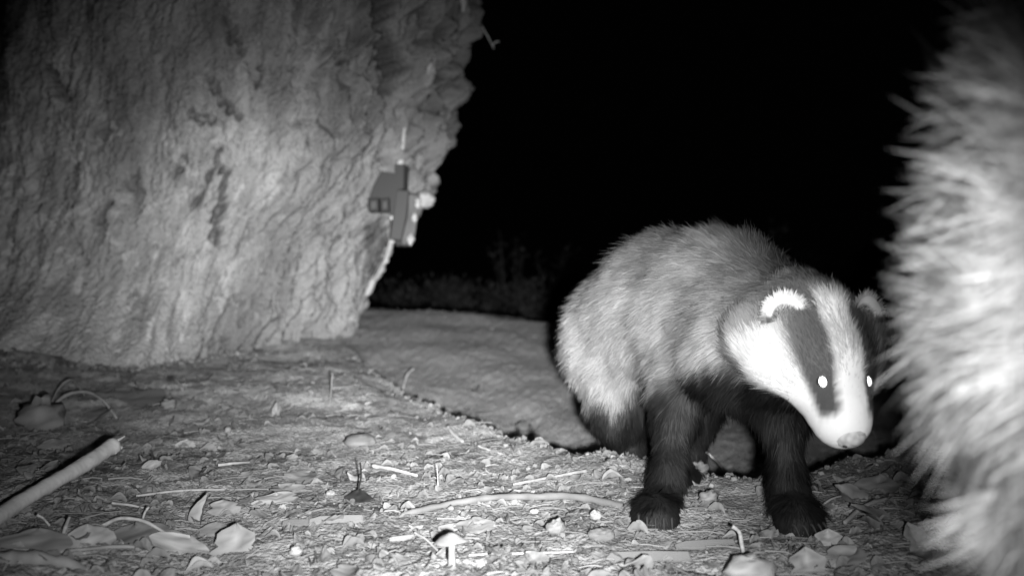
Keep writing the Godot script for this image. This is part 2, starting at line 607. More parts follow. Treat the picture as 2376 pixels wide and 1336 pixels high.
# ---------------------------------------------------------------- leaves
func leaf(mb: MB, at: Vector3, turn: Basis, length: float, width: float, curl: float, col: float, lobes := 0, seed_ := 0.0) -> void:
	var rows := 12
	var cols := 6
	var first := mb.v.size()
	for r in rows + 1:
		var t := float(r) / rows
		var w := width * 0.5 * pow(sin(PI * pow(t, 0.8)), 0.75)
		if lobes: w *= 0.72 + 0.42 * absf(sin(t * PI * lobes))
		if r == 0 or r == rows: w = width * 0.015
		for k in cols + 1:
			var s := float(k) / cols * 2.0 - 1.0
			var x := s * w * (1.0 + 0.14 * nz.get_noise_2d(t * 6.0 + seed_, s * 2.0))
			var hgt := curl * length * (s * s * 0.5 * (w / (width * 0.5)) - 0.9 * (t - 0.5) * (t - 0.5)) + length * 0.07 * nz.get_noise_3d(t * 3.0 + seed_, s * 2.0, seed_)
			hgt += 0.025 * length * (1.0 - absf(s)) * -1.0 * sstep(0.5, 0.0, absf(s))
			var v := col * (1.0 + 0.35 * nz.get_noise_3d(t * 5.0, s * 3.0, seed_ * 3.0)) * (1.18 if k == cols / 2 else 1.0)
			mb.add(at + turn * Vector3(x, hgt, -t * length), grey(v))
	var n := cols + 1
	for r in rows:
		for k in cols:
			var a := first + r * n + k
			mb.quad(a, a + n, a + n + 1, a + 1)

func lie(yaw: float, pitch := 0.0, roll := 0.0) -> Basis:
	return Basis.from_euler(Vector3(pitch, yaw, roll))

var m_plain: StandardMaterial3D
var m_leaf: StandardMaterial3D
var m_fur: StandardMaterial3D
var m_skin: StandardMaterial3D

func fallen_leaf(px: float, py: float, length: float, width: float, yaw: float, pitch: float, roll: float, curl: float, col: float, lobes: int, label: String, group := "", stalk := 0.0, called := "fallen_leaf") -> void:
	col *= 0.43
	var at := on_ground(px, py)
	var t := thing(called, at)
	tag(t, label, "leaf", group)
	var mb := MB.new()
	var b := lie(yaw, pitch, roll)
	var lift := Vector3(0, 0.004 + 0.16 * length * absf(curl), 0)
	leaf(mb, lift + b * Vector3(0, 0, length * 0.5), b, length, width, curl, col, lobes, px * 0.013)
	place("blade", mb.commit(), m_leaf, t)
	if stalk > 0.0:
		var sb := MB.new()
		var e := lift + b * Vector3(0, 0, -length * 0.46)
		tube(sb, curve([e, e + b * Vector3(0.1, 0.12, -0.5) * stalk, e + b * Vector3(0.05, 0.3, -1.0) * stalk], 4), func(s): return 0.0012, func(s): return grey(col * 1.2), 5)
		place("stalk", sb.commit(), m_leaf, t)

func twig(called: String, pts: Array, r0: float, r1: float, col: float, label: String, category := "twig", group := "", rough := 0.35, m: Material = null) -> Node3D:
	col *= 0.62
	var base: Vector3 = pts[0]
	var loc := []
	for p: Vector3 in pts: loc.append(p - base)
	var mb := MB.new()
	tube(mb, curve(loc, 6), func(s): return lerpf(r0, r1, s), func(s): return grey(col * (1.0 + 0.3 * nz.get_noise_2d(s * 9.0, col * 50.0))), 8, rough)
	var o := place(called, mb.commit(), m if m else m_plain)
	o.position = base
	tag(o, label, category, group)
	return o

func gp(px: float, py: float, lift := 0.0) -> Vector3:
	return on_ground(px, py) + Vector3(0, lift, 0)

# stones and clods
func stone(called: String, px: float, py: float, size: Vector3, col: float, label: String, category: String, rough := 0.5, sink := 0.3, yaw := 0.0, group := "") -> Node3D:
	col *= 0.48
	var at := on_ground(px, py)
	var mb := MB.new()
	lump(mb, Vector3(0, size.y * (1.0 - sink), 0), size, lie(yaw), col, rough, 10, 14, px * 0.01)
	var o := place(called, mb.commit(), m_plain)
	o.position = at
	tag(o, label, category, group)
	return o

# ---------------------------------------------------------------- badgers
var hO: Vector3
var hf: Vector3
var hu: Vector3
var hs: Vector3
var hL: float

func H(a: float, s: float, u: float) -> Vector3:
	return hO + hf * a + hs * s + hu * u

func head_pattern(l: Vector3) -> float:   # l: along the head, to its side, up from it; 1 white, 0 dark
	var a := l.x / hL + 0.02 * nz.get_noise_3d(l.x * 160.0, l.y * 160.0, l.z * 160.0)
	var s := absf(l.y) + 0.0022 * nz.get_noise_3d(l.x * 90.0, l.y * 200.0, l.z * 200.0 + 5.0)
	var ph := rad_to_deg(atan2(s, l.z))
	var stripe := 1.0 - sstep(0.0135, 0.0205, s)
	if l.z < -0.01: stripe = 0.0
	stripe *= sstep(-0.10, 0.05, a)
	var lip := sstep(0.80, 0.88, a)
	var cheek_lo := 122.0 + 20.0 * sstep(0.5, 0.9, a)
	var cheek_hi := lerpf(76.0, 70.0, clampf(a, 0.0, 1.0))
	var cheek := sstep(cheek_hi - 8.0, cheek_hi + 8.0, ph) * (1.0 - sstep(cheek_lo - 8.0, cheek_lo + 8.0, ph))
	cheek *= sstep(0.13, 0.26, a)
	return clampf(maxf(maxf(stripe, cheek), lip), 0.0, 1.0)

func body_tone(p: Vector3) -> float:
	var yb := table([[0.05, 0.11], [0.17, 0.135], [0.195, 0.16], [0.22, 0.185], [0.26, 0.205], [0.32, 0.222], [0.36, 0.235], [0.5, 0.245]], p.x)
	yb += 0.012 * nz.get_noise_3d(p.x * 30.0, p.y * 20.0, p.z * 30.0)
	var pale := sstep(yb - 0.02, yb + 0.018, p.y)
	var mottle := 1.0 + 0.35 * nz.get_noise_3d(p.x * 22.0, p.y * 16.0, p.z * 22.0) + 0.2 * nz.get_noise_3d(p.x * 60.0, p.y * 40.0, p.z * 60.0)
	var front := sstep(0.27, 0.37, p.x)
	var top := sstep(0.28, 0.37, p.y)  # upper back darkened: its shade is painted into the coat tone
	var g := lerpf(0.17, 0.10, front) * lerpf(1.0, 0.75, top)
	return lerpf(0.0085 * clampf(1.0 + 2.0 * (mottle - 1.0), 0.4, 2.2), g * mottle, pale)

func build_badger() -> void:
	# joints: photograph place and depth
	var rump := P(1458, 765, 1.55)
	var loin := P(1560, 715, 1.47)
	var rib := P(1660, 725, 1.38)
	var chest := P(1755, 778, 1.28)
	hO = P(1894, 712, 1.12)
	var nose := P(1967, 1030, 1.05)
	hL = (nose - hO).length()
	hf = (nose - hO) / hL
	hu = Vector3(0.17, 0.40, 0.86)
	hu = (hu - hf * hu.dot(hf)).normalized()
	hs = hf.cross(hu).normalized()     # to the side seen at the left
	var nape := H(0.01, 0.0, -0.02)
	var bones := [
		[rump, loin, 0.098, 0.111], [loin, rib, 0.111, 0.111], [rib, chest, 0.111, 0.094],
		[P(1425, 820, 1.56), P(1480, 830, 1.53), 0.075, 0.08],
		[chest, nape, 0.09, 0.05], [P(1740, 810, 1.24), H(0.05, 0.01, -0.035), 0.082, 0.05],
		# front leg seen left
		[P(1600, 850, 1.33), P(1570, 960, 1.30), 0.056, 0.030], [P(1570, 960, 1.30), P(1552, 1100, 1.25), 0.026, 0.017], [P(1552, 1100, 1.25), P(1530, 1183, 1.21), 0.019, 0.019],
		[P(1530, 1185, 1.21), P(1518, 1199, 1.175), 0.018, 0.013],
		# front leg seen right
		[P(1790, 850, 1.25), P(1815, 960, 1.22), 0.054, 0.030], [P(1815, 960, 1.22), P(1828, 1110, 1.20), 0.026, 0.017], [P(1828, 1110, 1.20), P(1838, 1183, 1.18), 0.019, 0.019],
		[P(1838, 1185, 1.18), P(1850, 1202, 1.15), 0.018, 0.013],
		# hind legs
		[P(1440, 860, 1.55), P(1432, 950, 1.50), 0.072, 0.044], [P(1432, 950, 1.50), P(1462, 1040, 1.53), 0.040, 0.022], [P(1462, 1040, 1.53), P(1482, 1085, 1.50), 0.022, 0.020], [P(1482, 1085, 1.50), P(1480, 1100, 1.46), 0.020, 0.016],
		[P(1560, 850, 1.48), P(1610, 950, 1.42), 0.066, 0.038], [P(1610, 950, 1.42), P(1590, 1060, 1.43), 0.034, 0.022], [P(1590, 1060, 1.43), P(1590, 1135, 1.37), 0.022, 0.020], [P(1590, 1135, 1.37), P(1597, 1152, 1.335), 0.020, 0.016],
		# tail
		[P(1390, 800, 1.62), P(1352, 850, 1.66), 0.035, 0.014],
	]
	for foot in [[P(1518, 1199, 1.175), Vector3(-0.1, 0, 1), Vector3(1, 0, 0.1)], [P(1850, 1202, 1.15), Vector3(0.3, 0, 1), Vector3(1, 0, -0.3)]]:
		for k in 5:
			var o: Vector3 = foot[0] + foot[2].normalized() * (k - 2) * 0.0095
			o.y = ground_y(o.x, -o.z) + 0.007
			bones.append([foot[0] + Vector3(0, 0.002, 0), o + foot[1].normalized() * (0.014 - 0.0015 * (k - 2) * (k - 2)), 0.007, 0.0052])
	var body := skin(bones, 0.011, 0.03)
	var head := skin([
		[H(0.012, 0, -0.004), H(0.07, 0, 0.002), 0.042, 0.041], [H(0.07, 0, 0.002), H(0.13, 0, -0.001), 0.041, 0.032], [H(0.13, 0, -0.001), H(hL - 0.024, 0, 0.0), 0.032, 0.0265],
		[H(0.115, 0, -0.024), H(hL - 0.042, 0, -0.02), 0.022, 0.014],
		[H(0.04, 0.026, -0.02), H(0.085, 0.020, -0.014), 0.040, 0.033], [H(0.04, -0.026, -0.02), H(0.085, -0.020, -0.014), 0.040, 0.033],
		[H(0.02, 0.052, -0.052), H(0.055, 0.046, -0.034), 0.042, 0.038], [H(0.03, -0.060, -0.030), H(0.07, -0.046, -0.024), 0.036, 0.032],
		[H(-0.02, 0, -0.04), H(0.01, 0, -0.015), 0.045, 0.042],
	], 0.006, 0.022)
	var base := Vector3(P(1640, 1150, 1.33).x, 0.0, -1.33)
	var t := thing("badger", base)
	tag(t, "striped badger in sharp focus walking with head lowered and eyes shining", "badger", "badgers")
	# one skin: head and body in the same mesh
	var all := MB.new()
	for part: MB in [body, head]:
		var f := all.v.size()
		for k in part.v.size():
			var p := part.v[k]
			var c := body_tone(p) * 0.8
			if part == head:
				var r := p - hO
				c = lerpf(0.05, 0.6, head_pattern(Vector3(r.dot(hf), r.dot(hs), r.dot(hu))))
			all.add(p - base, grey(c))
			all.n.append(part.n[k])
		for k in part.i: all.i.append(k + f)
	place("body", all.commit(), m_skin, t)
	# coat
	var axis := (chest - rump).normalized()
	var coat := fur(body, func(p: Vector3, n: Vector3) -> Array:
		var leg := sstep(0.19, 0.12, p.y)
		var dir := (-axis + Vector3(0, -0.55, 0)).lerp(Vector3(0.02, -1, 0), leg)
		dir += 0.36 * Vector3(nz.get_noise_3d(p.x * 26.0, p.y * 26.0, p.z * 26.0), nz.get_noise_3d(p.x * 26.0 + 40.0, p.y * 26.0, p.z * 26.0), nz.get_noise_3d(p.x * 26.0, p.y * 26.0 + 40.0, p.z * 26.0))
		dir = (dir - n * dir.dot(n)).normalized() + n * lerpf(0.55, 0.30, leg)
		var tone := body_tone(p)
		var ln := lerpf(0.029, 0.024, leg) * (1.0 + 0.5 * nz.get_noise_3d(p.x * 50.0, p.y * 50.0, p.z * 50.0))
		if p.y < 0.034: ln = 0.011
		var many := lerpf(260000.0, 330000.0, leg)
		if n.dot((EYE - p).normalized()) < -0.35: many *= 0.2
		var r := p - hO
		if r.dot(hf) > -0.02 and r.length() < 0.07: many = 0.0
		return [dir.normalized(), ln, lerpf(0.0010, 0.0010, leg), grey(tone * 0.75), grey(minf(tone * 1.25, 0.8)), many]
	, 11)
	tag(place("coat", coat.commit(), m_fur, t, -base), "grizzled grey coat, black on legs and belly", "", "", "stuff")
	var face := fur(head, func(p: Vector3, n: Vector3) -> Array:
		var r := p - hO
		var l := Vector3(r.dot(hf), r.dot(hs), r.dot(hu))
		var a := l.x / hL
		var w := head_pattern(l)
		var dir := -hf + hs * signf(l.y) * 0.25 + 0.3 * Vector3(nz.get_noise_3d(p.x * 40.0, p.y * 40.0, p.z * 40.0), 0.0, nz.get_noise_3d(p.x * 40.0, p.y * 40.0 + 9.0, p.z * 40.0))
		dir = (dir - n * dir.dot(n)).normalized() + n * 0.25
		var ln := lerpf(0.020, 0.005, sstep(0.25, 0.9, a))
		if absf(l.y) > 0.045: ln *= 1.5
		var tone := lerpf(0.085, 0.40, w)
		tone = lerpf(body_tone(p), tone, sstep(-0.10, 0.06, a))
		tone = lerpf(tone, maxf(tone, 0.15), sstep(0.038, 0.062, absf(l.y)) * sstep(0.5, 0.2, a))
		var many := 420000.0
		if a > 0.955: many = 0.0
		for s in [-1, 1]:
			if (p - H(0.102, 0.0275 * s, 0.0245)).length() < 0.0088: many = 0.0
		return [dir.normalized(), ln, 0.0009, grey(tone * 0.9), grey(minf(tone * 1.1, 0.8)), many]
	, 12)
	tag(place("face_fur", face.commit(), m_fur, t, -base), "short white face fur with two dark stripes", "", "", "stuff")
	# nose
	var nb := MB.new()
	var nt := Basis(hs, hu, hf)
	lump(nb, H(hL - 0.006, 0, 0.008) - base, Vector3(0.0180, 0.0165, 0.0125), nt, 0.34, 0.02, 12, 16)
	var np := place("nose", nb.commit(), m_skin, t)
	for s in [-1, 1]:
		var hole := MB.new()
		lump(hole, H(hL + 0.0035, 0.0075 * s, 0.008) - base, Vector3(0.0035, 0.0028, 0.003), nt, 0.02, 0.1, 6, 8)
		place("nostril", hole.commit(), m_skin, np)
	# eyes: the mirror behind the pupil sends the lamp's light straight back
	var shine := StandardMaterial3D.new()
	shine.albedo_color = Color(0.95, 0.95, 0.95)
	shine.metallic = 1.0
	shine.roughness = 0.38
	for s in [1, -1]:
		var at := H(0.102, 0.0275 * s, 0.0245)
		var eb := MB.new()
		lump(eb, at - base, Vector3(0.0078, 0.0078, 0.0070), nt, 0.04, 0.0, 8, 12)
		var e := place("eye", eb.commit(), m_skin, t)
		var look := (LAMP - at).normalized()
		var x := look.cross(hf).normalized()
		var y := x.cross(look)
		var q := MB.new()
		for r in 4:
			for k in 14:
				var b := TAU * k / 14.0
				var rr := 0.0052 * r / 3.0
				q.add(at + look * (0.0092 - rr * rr * 14.0) + x * cos(b) * rr * 0.78 + y * sin(b) * rr * 1.1 - base, Color.WHITE)
		for r in 3:
			for k in 14:
				var b := r * 14 + k
				var c := r * 14 + (k + 1) % 14
				q.quad(b, b + 14, c + 14, c)
		q.smooth()
		if q.n[45].dot(look) < 0.0:
			for k in range(0, q.i.size(), 3):
				var w := q.i[k + 1]
				q.i[k + 1] = q.i[k + 2]
				q.i[k + 2] = w
			q.smooth()
		place("pupil", q.commit(), shine, e)
	# ears: cupped, white along the rim
	for s: float in [1, -1]:
		var root := H(0.020, 0.050 * s, 0.014)
		var up: Vector3 = (-hf * 0.90 + hs * 0.16 * s + hu * 0.22).normalized()
		var out: Vector3 = (hu * 0.75 + hf * 0.35 + hs * 0.25 * s)
		out = (out - up * out.dot(up)).normalized()
		var wide: Vector3 = up.cross(out).normalized()
		var eb := MB.new()
		for r in 9:
			for k in 15:
				var a := PI * (float(k) / 14.0)
				var rr := float(r) / 8.0
				var q: Vector3 = root + wide * cos(a) * 0.023 * rr + up * (sin(a) * 0.027 * rr - 0.002) + out * (0.012 * rr * rr - 0.004)
				eb.add(q, grey(lerpf(0.05, 0.62, sstep(0.6, 0.78, rr) * sstep(0.18, 0.45, sin(a)))))
		for r in 8:
			for k in 14:
				var b := r * 15 + k
				eb.quad(b, b + 15, b + 16, b + 1)
		eb.smooth()
		if eb.n[60].dot(out) < 0.0:
			for k in range(0, eb.i.size(), 3):
				var w := eb.i[k + 1]
				eb.i[k + 1] = eb.i[k + 2]
				eb.i[k + 2] = w
			eb.smooth()
		var tuft := fur(eb, func(p: Vector3, n: Vector3) -> Array:
			var q := p - root
			var rr := Vector2(q.dot(wide) / 0.022, (q.dot(up) + 0.002) / 0.030)
			var white := sstep(0.26, 0.42, rr.length()) * sstep(0.15, 0.4, rr.y)
			var tone := lerpf(0.17, 0.46, white)
			return [(up * rr.y + wide * rr.x * 0.8 + n * 0.35).normalized(), 0.010, 0.0009, grey(tone), grey(tone), 900000.0]
		, 20 + int(s))
		var shell := MB.new()
		for k in eb.v.size():
			shell.add(eb.v[k] - base, eb.c[k])
			shell.n.append(eb.n[k])
		shell.i = eb.i
		var e := place("ear", shell.commit(), m_skin, t)
		tag(place("ear_fur", tuft.commit(), m_fur, e, -base), "", "", "", "stuff")
	# claws
	for foot in [[P(1518, 1198, 1.175), Vector3(-0.1, 0, 1), Vector3(1, 0, 0.1)], [P(1850, 1202, 1.15), Vector3(0.3, 0, 1), Vector3(1, 0, -0.3)]]:
		for k in 5:
			var o: Vector3 = foot[0] + foot[2].normalized() * (k - 2) * 0.0100
			var fw: Vector3 = foot[1].normalized()
			o += fw * (0.020 - 0.0015 * (k - 2) * (k - 2))
			var g := ground_y(o.x, -o.z)
			o.y = g + 0.012
			var cb := MB.new()
			tube(cb, curve([o - base, o + fw * 0.012 + Vector3(0, 0.001, 0) - base, o + fw * 0.022 + Vector3(0, -0.009, 0) - base], 4), func(q): return lerpf(0.0026, 0.0006, q), func(q): return grey(0.03), 6)
			place("claw", cb.commit(), m_skin, t)

func build_near_badger() -> void:
	var hip := Vector3(0.39, 0.36, -0.56)
	var bones := [
		[hip, Vector3(0.375, 0.27, -0.555), 0.120, 0.125], [hip, Vector3(0.62, 0.37, -0.62), 0.13, 0.14], [Vector3(0.455, 0.43, -0.55), Vector3(0.62, 0.41, -0.6), 0.125, 0.13], [Vector3(0.62, 0.315, -0.62), Vector3(0.82, 0.29, -0.66), 0.135, 0.11],
		[Vector3(0.82, 0.29, -0.66), Vector3(0.95, 0.27, -0.68), 0.10, 0.06], [Vector3(0.95, 0.27, -0.68), Vector3(1.03, 0.235, -0.69), 0.055, 0.042], [Vector3(1.03, 0.235, -0.69), Vector3(1.11, 0.19, -0.70), 0.038, 0.02],
		[Vector3(0.40, 0.22, -0.50), Vector3(0.42, 0.11, -0.49), 0.09, 0.05], [Vector3(0.42, 0.11, -0.49), Vector3(0.42, 0.03, -0.48), 0.04, 0.03], [Vector3(0.42, 0.03, -0.48), Vector3(0.46, 0.022, -0.465), 0.03, 0.022],
		[Vector3(0.39, 0.22, -0.64), Vector3(0.42, 0.11, -0.65), 0.09, 0.05], [Vector3(0.42, 0.11, -0.65), Vector3(0.41, 0.03, -0.65), 0.04, 0.03], [Vector3(0.41, 0.03, -0.65), Vector3(0.45, 0.022, -0.64), 0.03, 0.022],
		[Vector3(0.78, 0.2, -0.58), Vector3(0.79, 0.03, -0.56), 0.06, 0.03], [Vector3(0.79, 0.03, -0.56), Vector3(0.82, 0.022, -0.56), 0.028, 0.02],
		[Vector3(0.80, 0.2, -0.73), Vector3(0.82, 0.03, -0.73), 0.06, 0.03], [Vector3(0.82, 0.03, -0.73), Vector3(0.85, 0.022, -0.73), 0.028, 0.02],
		[Vector3(0.30, 0.26, -0.56), Vector3(0.27, 0.19, -0.55), 0.05, 0.02],
	]
	for b in bones:
		b[0] += Vector3(0.018, 0.005, 0.065)
		b[1] += Vector3(0.018, 0.005, 0.065)
	var body := skin(bones, 0.014, 0.06)
	var base := Vector3(0.6, 0.0, -0.58)
	var t := thing("badger", base)
	tag(t, "blurred badger flank of long pale hair close to the lens, cut off at the right", "badger", "badgers")
	var tone_at := func(p: Vector3) -> float:
		var g := 0.31 * (1.0 + 1.0 * nz.get_noise_3d(p.x * 30.0, p.y * 26.0, p.z * 30.0) + 0.3 * nz.get_noise_3d(p.x * 80.0, p.y * 60.0, p.z * 80.0))
		return lerpf(0.05, g, sstep(0.09, 0.14, p.y))
	var all := MB.new()
	for k in body.v.size():
		all.add(body.v[k] - base, grey(tone_at.call(body.v[k]) * 0.6))
		all.n.append(body.n[k])
	all.i = body.i
	place("body", all.commit(), m_skin, t)
	var coat := fur(body, func(p: Vector3, n: Vector3) -> Array:
		var low := sstep(0.36, 0.16, p.y)
		var dir := Vector3(-1.0, 0.25, 0.15).lerp(Vector3(-0.75, -0.95, 0.2), low)
		dir += 0.75 * Vector3(nz.get_noise_3d(p.x * 24.0, p.y * 24.0, p.z * 24.0), nz.get_noise_3d(p.x * 24.0 + 40.0, p.y * 24.0, p.z * 24.0), nz.get_noise_3d(p.x * 24.0, p.y * 24.0 + 40.0, p.z * 24.0))
		dir = (dir - n * dir.dot(n)).normalized() + n * 0.55
		var tone: float = tone_at.call(p)
		var many := 170000.0
		if p.x > 0.62 or n.dot((EYE - p).normalized()) < -0.4: many = 25000.0
		return [dir.normalized(), 0.058 * (1.0 + 0.55 * maxf(0.0, nz.get_noise_3d(p.x * 55.0, p.y * 55.0, p.z * 55.0))) if p.y > 0.1 else 0.02, 0.0015, grey(tone * 0.4), grey(clampf(tone * 1.7, 0.02, 0.8)), many]
	, 31)
	var gloss := m_fur.duplicate() as StandardMaterial3D
	gloss.roughness = 0.35
	gloss.metallic_specular = 0.6
	tag(place("coat", coat.commit(), gloss, t, -base), "long pale grey guard hairs pointing left and down", "", "", "stuff")

# ---------------------------------------------------------------- small things
func build_tree_parts(t: Node3D) -> void:
	var b := t.position
	var mb := MB.new()
	tube(mb, curve([P(911, 505, 2.928), P(908, 556, 2.943), P(893, 602, 2.974), P(872, 640, 2.997), P(850, 684, 3.019)].map(func(p): return p - b), 6), func(s): return 0.014 - 0.004 * s, func(s): return grey(0.42 + 0.08 * nz.get_noise_2d(s * 12.0, 1.0)), 9, 0.9)
	place("bark_flap", mb.commit(), m_plain, t)
	var kn := MB.new()
	lump(kn, P(987, 463, 2.882) - b, Vector3(0.030, 0.025, 0.025), Basis.from_euler(Vector3(0, 0, -0.2)), 0.36, 0.25, 12, 16, 3.0)
	place("bark_knob", kn.commit(), m_plain, t)
	var tw := MB.new()
	tube(tw, curve([P(1090, 10, 3.050), P(1108, 45, 3.035), P(1128, 78, 3.012), P(1146, 112, 2.997)].map(func(p): return p - b), 5), func(s): return 0.0036 - 0.0018 * s, func(s): return grey(0.25), 6, 0.4)
	tube(tw, curve([P(1142, 104, 3.000), P(1150, 98, 2.997), P(1158, 96, 2.989)].map(func(p): return p - b), 4), func(s): return 0.0028 - 0.001 * s, func(s): return grey(0.25), 6, 0.4)
	place("dead_twig", tw.commit(), m_plain, t)
	for e in [[1072, 152, 0.9, 0.05], [1058, 186, 2.2, 0.045], [1095, 70, 1.6, 0.045], [1040, 215, 0.3, 0.035]]:
		var lf := MB.new()
		leaf(lf, P(e[0], e[1], 3.050) - b, Basis.from_euler(Vector3(1.25, 0.3, e[2])), e[3], e[3] * 0.62, 0.25, 0.20, 0, e[0] * 0.1)
		place("ivy_leaf", lf.commit(), m_leaf, t)
	# loose bark scales that stand off the right-hand outline
	rng.seed = 71
	for k in 12:
		var py := rng.randf_range(-60.0, 560.0)
		var y := EYE.y - (py - 668.0) / F * 3.05
		var a := rng.randf_range(0.75, 1.55)
		var p := trunk_point(a, y)
		var sc := MB.new()
		lump(sc, p - b, Vector3(rng.randf_range(0.012, 0.024), rng.randf_range(0.022, 0.045), 0.008), Basis.from_euler(Vector3(0, a, rng.randf_range(-0.5, 0.5))), rng.randf_range(0.16, 0.26), 0.8, 8, 10, k * 1.3)
		place("bark_scale", sc.commit(), m_plain, t)

func build_camera() -> void:
	var d := 2.64
	var at := P(920, 480, d)
	var t := thing("trail_camera", at)
	tag(t, "dark boxy camera with flat plate and square clamps on the trunk's right edge", "camera")
	var q := func(list: Array, dd: float) -> Array:
		return list.map(func(e): return Vector2((e[0] - 920.0) / F * dd, -(e[1] - 480.0) / F * dd))
	var dark := mat(0.55)
	var mb := MB.new()
	slab(mb, q.call([[881, 396], [917, 403], [917, 381], [938, 382], [936, 438], [922, 441], [917, 505], [896, 494], [848, 466], [862, 430]], d), Vector3.ZERO, Vector3(0.97, 0, 0.24), Vector3.UP, 0.04, 0.055)
	var plate := place("mounting_plate", mb.flat(), dark, t)
	for e in [[856, 880], [884, 904]]:
		var cb := MB.new()
		slab(cb, q.call([[e[0], 462], [e[1], 460], [e[1] + 1, 492], [e[0] + 1, 493]], d), Vector3(0, 0, 0.018), Vector3.RIGHT, Vector3.UP, 0.05, 0.02)
		var clamp := place("clamp", cb.flat(), dark, t)
		var hb := MB.new()
		slab(hb, q.call([[e[0] + 6, 468], [e[1] - 4, 467], [e[1] - 4, 486], [e[0] + 6, 487]], d), Vector3(0, 0, 0.0205), Vector3.RIGHT, Vector3.UP, 0.005, 0.06)
		place("clamp_face", hb.flat(), dark, clamp)
	var fb := MB.new()
	slab(fb, q.call([[923, 441], [949, 443], [944, 500], [931, 558], [906, 556], [913, 500]], d), Vector3(0, 0, 0.012), Vector3.RIGHT, Vector3.UP, 0.08, 0.045)
	place("front_panel", fb.flat(), dark, t)
	var sb := MB.new()
	slab(sb, q.call([[948, 446], [976, 450], [980, 462], [972, 500], [965, 545], [957, 569], [934, 568], [933, 556], [945, 500]], d), Vector3(0, 0, 0.002), Vector3(0.94, 0, -0.34), Vector3.UP, 0.08, 0.16, 0.006)
	for k in sb.c.size(): sb.c[k] = grey(0.13 + 0.12 * nz.get_noise_2d(sb.v[k].x * 60.0, sb.v[k].y * 40.0))
	var housing := place("housing", sb.flat(), mat(0.6, noise_tex(0.05, 60, 3, 256), 0.3, 14.0), t)
	for e in [[969, 470, 0.009], [962, 505, 0.008], [952, 556, 0.010]]:
		var lb := MB.new()
		lump(lb, Vector3((e[0] - 920.0) / F * d, -(e[1] - 480.0) / F * d, 0.0), Vector3(e[2], e[2] * 1.5, 0.006), Basis(), 0.36, 0.5, 8, 10, e[0])
		place("moulded_bump", lb.commit(), m_plain, housing)
	var st := MB.new()
	tube(st, curve([P(938, 296, 2.745) - at, P(934, 335, 2.730) - at, P(928, 384, 2.715) - at], 5), func(s): return 0.004 + 0.006 * s, func(s): return grey(0.50), 6, 0.2)
	place("strap", st.commit(), m_plain, t)
	var sc := MB.new()
	lump(sc, P(909, 505, 2.692) - at, Vector3(0.0062, 0.0062, 0.004), Basis(), 0.5, 0.0, 8, 12)
	place("screw", sc.commit(), m_plain, t)
	var ca := MB.new()
	tube(ca, curve([P(912, 508, 2.730) - at, P(907, 545, 2.760) - at, P(893, 600, 2.806) - at, P(868, 650, 2.867) - at], 6), func(s): return 0.003, func(s): return grey(0.40), 6)
	place("cord", ca.commit(), m_plain, t)

func instances(called: String, mesh: Mesh, m: Material, where: Array, cols: Array) -> MultiMeshInstance3D:
	var mm := MultiMesh.new()
	mm.transform_format = MultiMesh.TRANSFORM_3D
	mm.use_colors = true
	mm.mesh = mesh
	mm.instance_count = where.size()
	for k in where.size():
		mm.set_instance_transform(k, where[k])
		mm.set_instance_color(k, cols[k])
	var o := MultiMeshInstance3D.new()
	o.name = numbered(called)
	o.multimesh = mm
	o.material_override = m
	add_child(o, true)
	return o

func scatter_spot() -> Vector3:
	while true:
		var d := 0.72 * pow(5.0, rng.randf())
		var x := rng.randf_range(-0.62, 0.62) * d
		var g := ground_parts(x, d)
		if g.y < 0.9 and rng.randf() > 0.22: continue
		if d > 2.2 and rng.randf() < 0.6: continue
		return Vector3(x, g.x + ground_fine(x, d, g.y), -d)
	return Vector3.ZERO

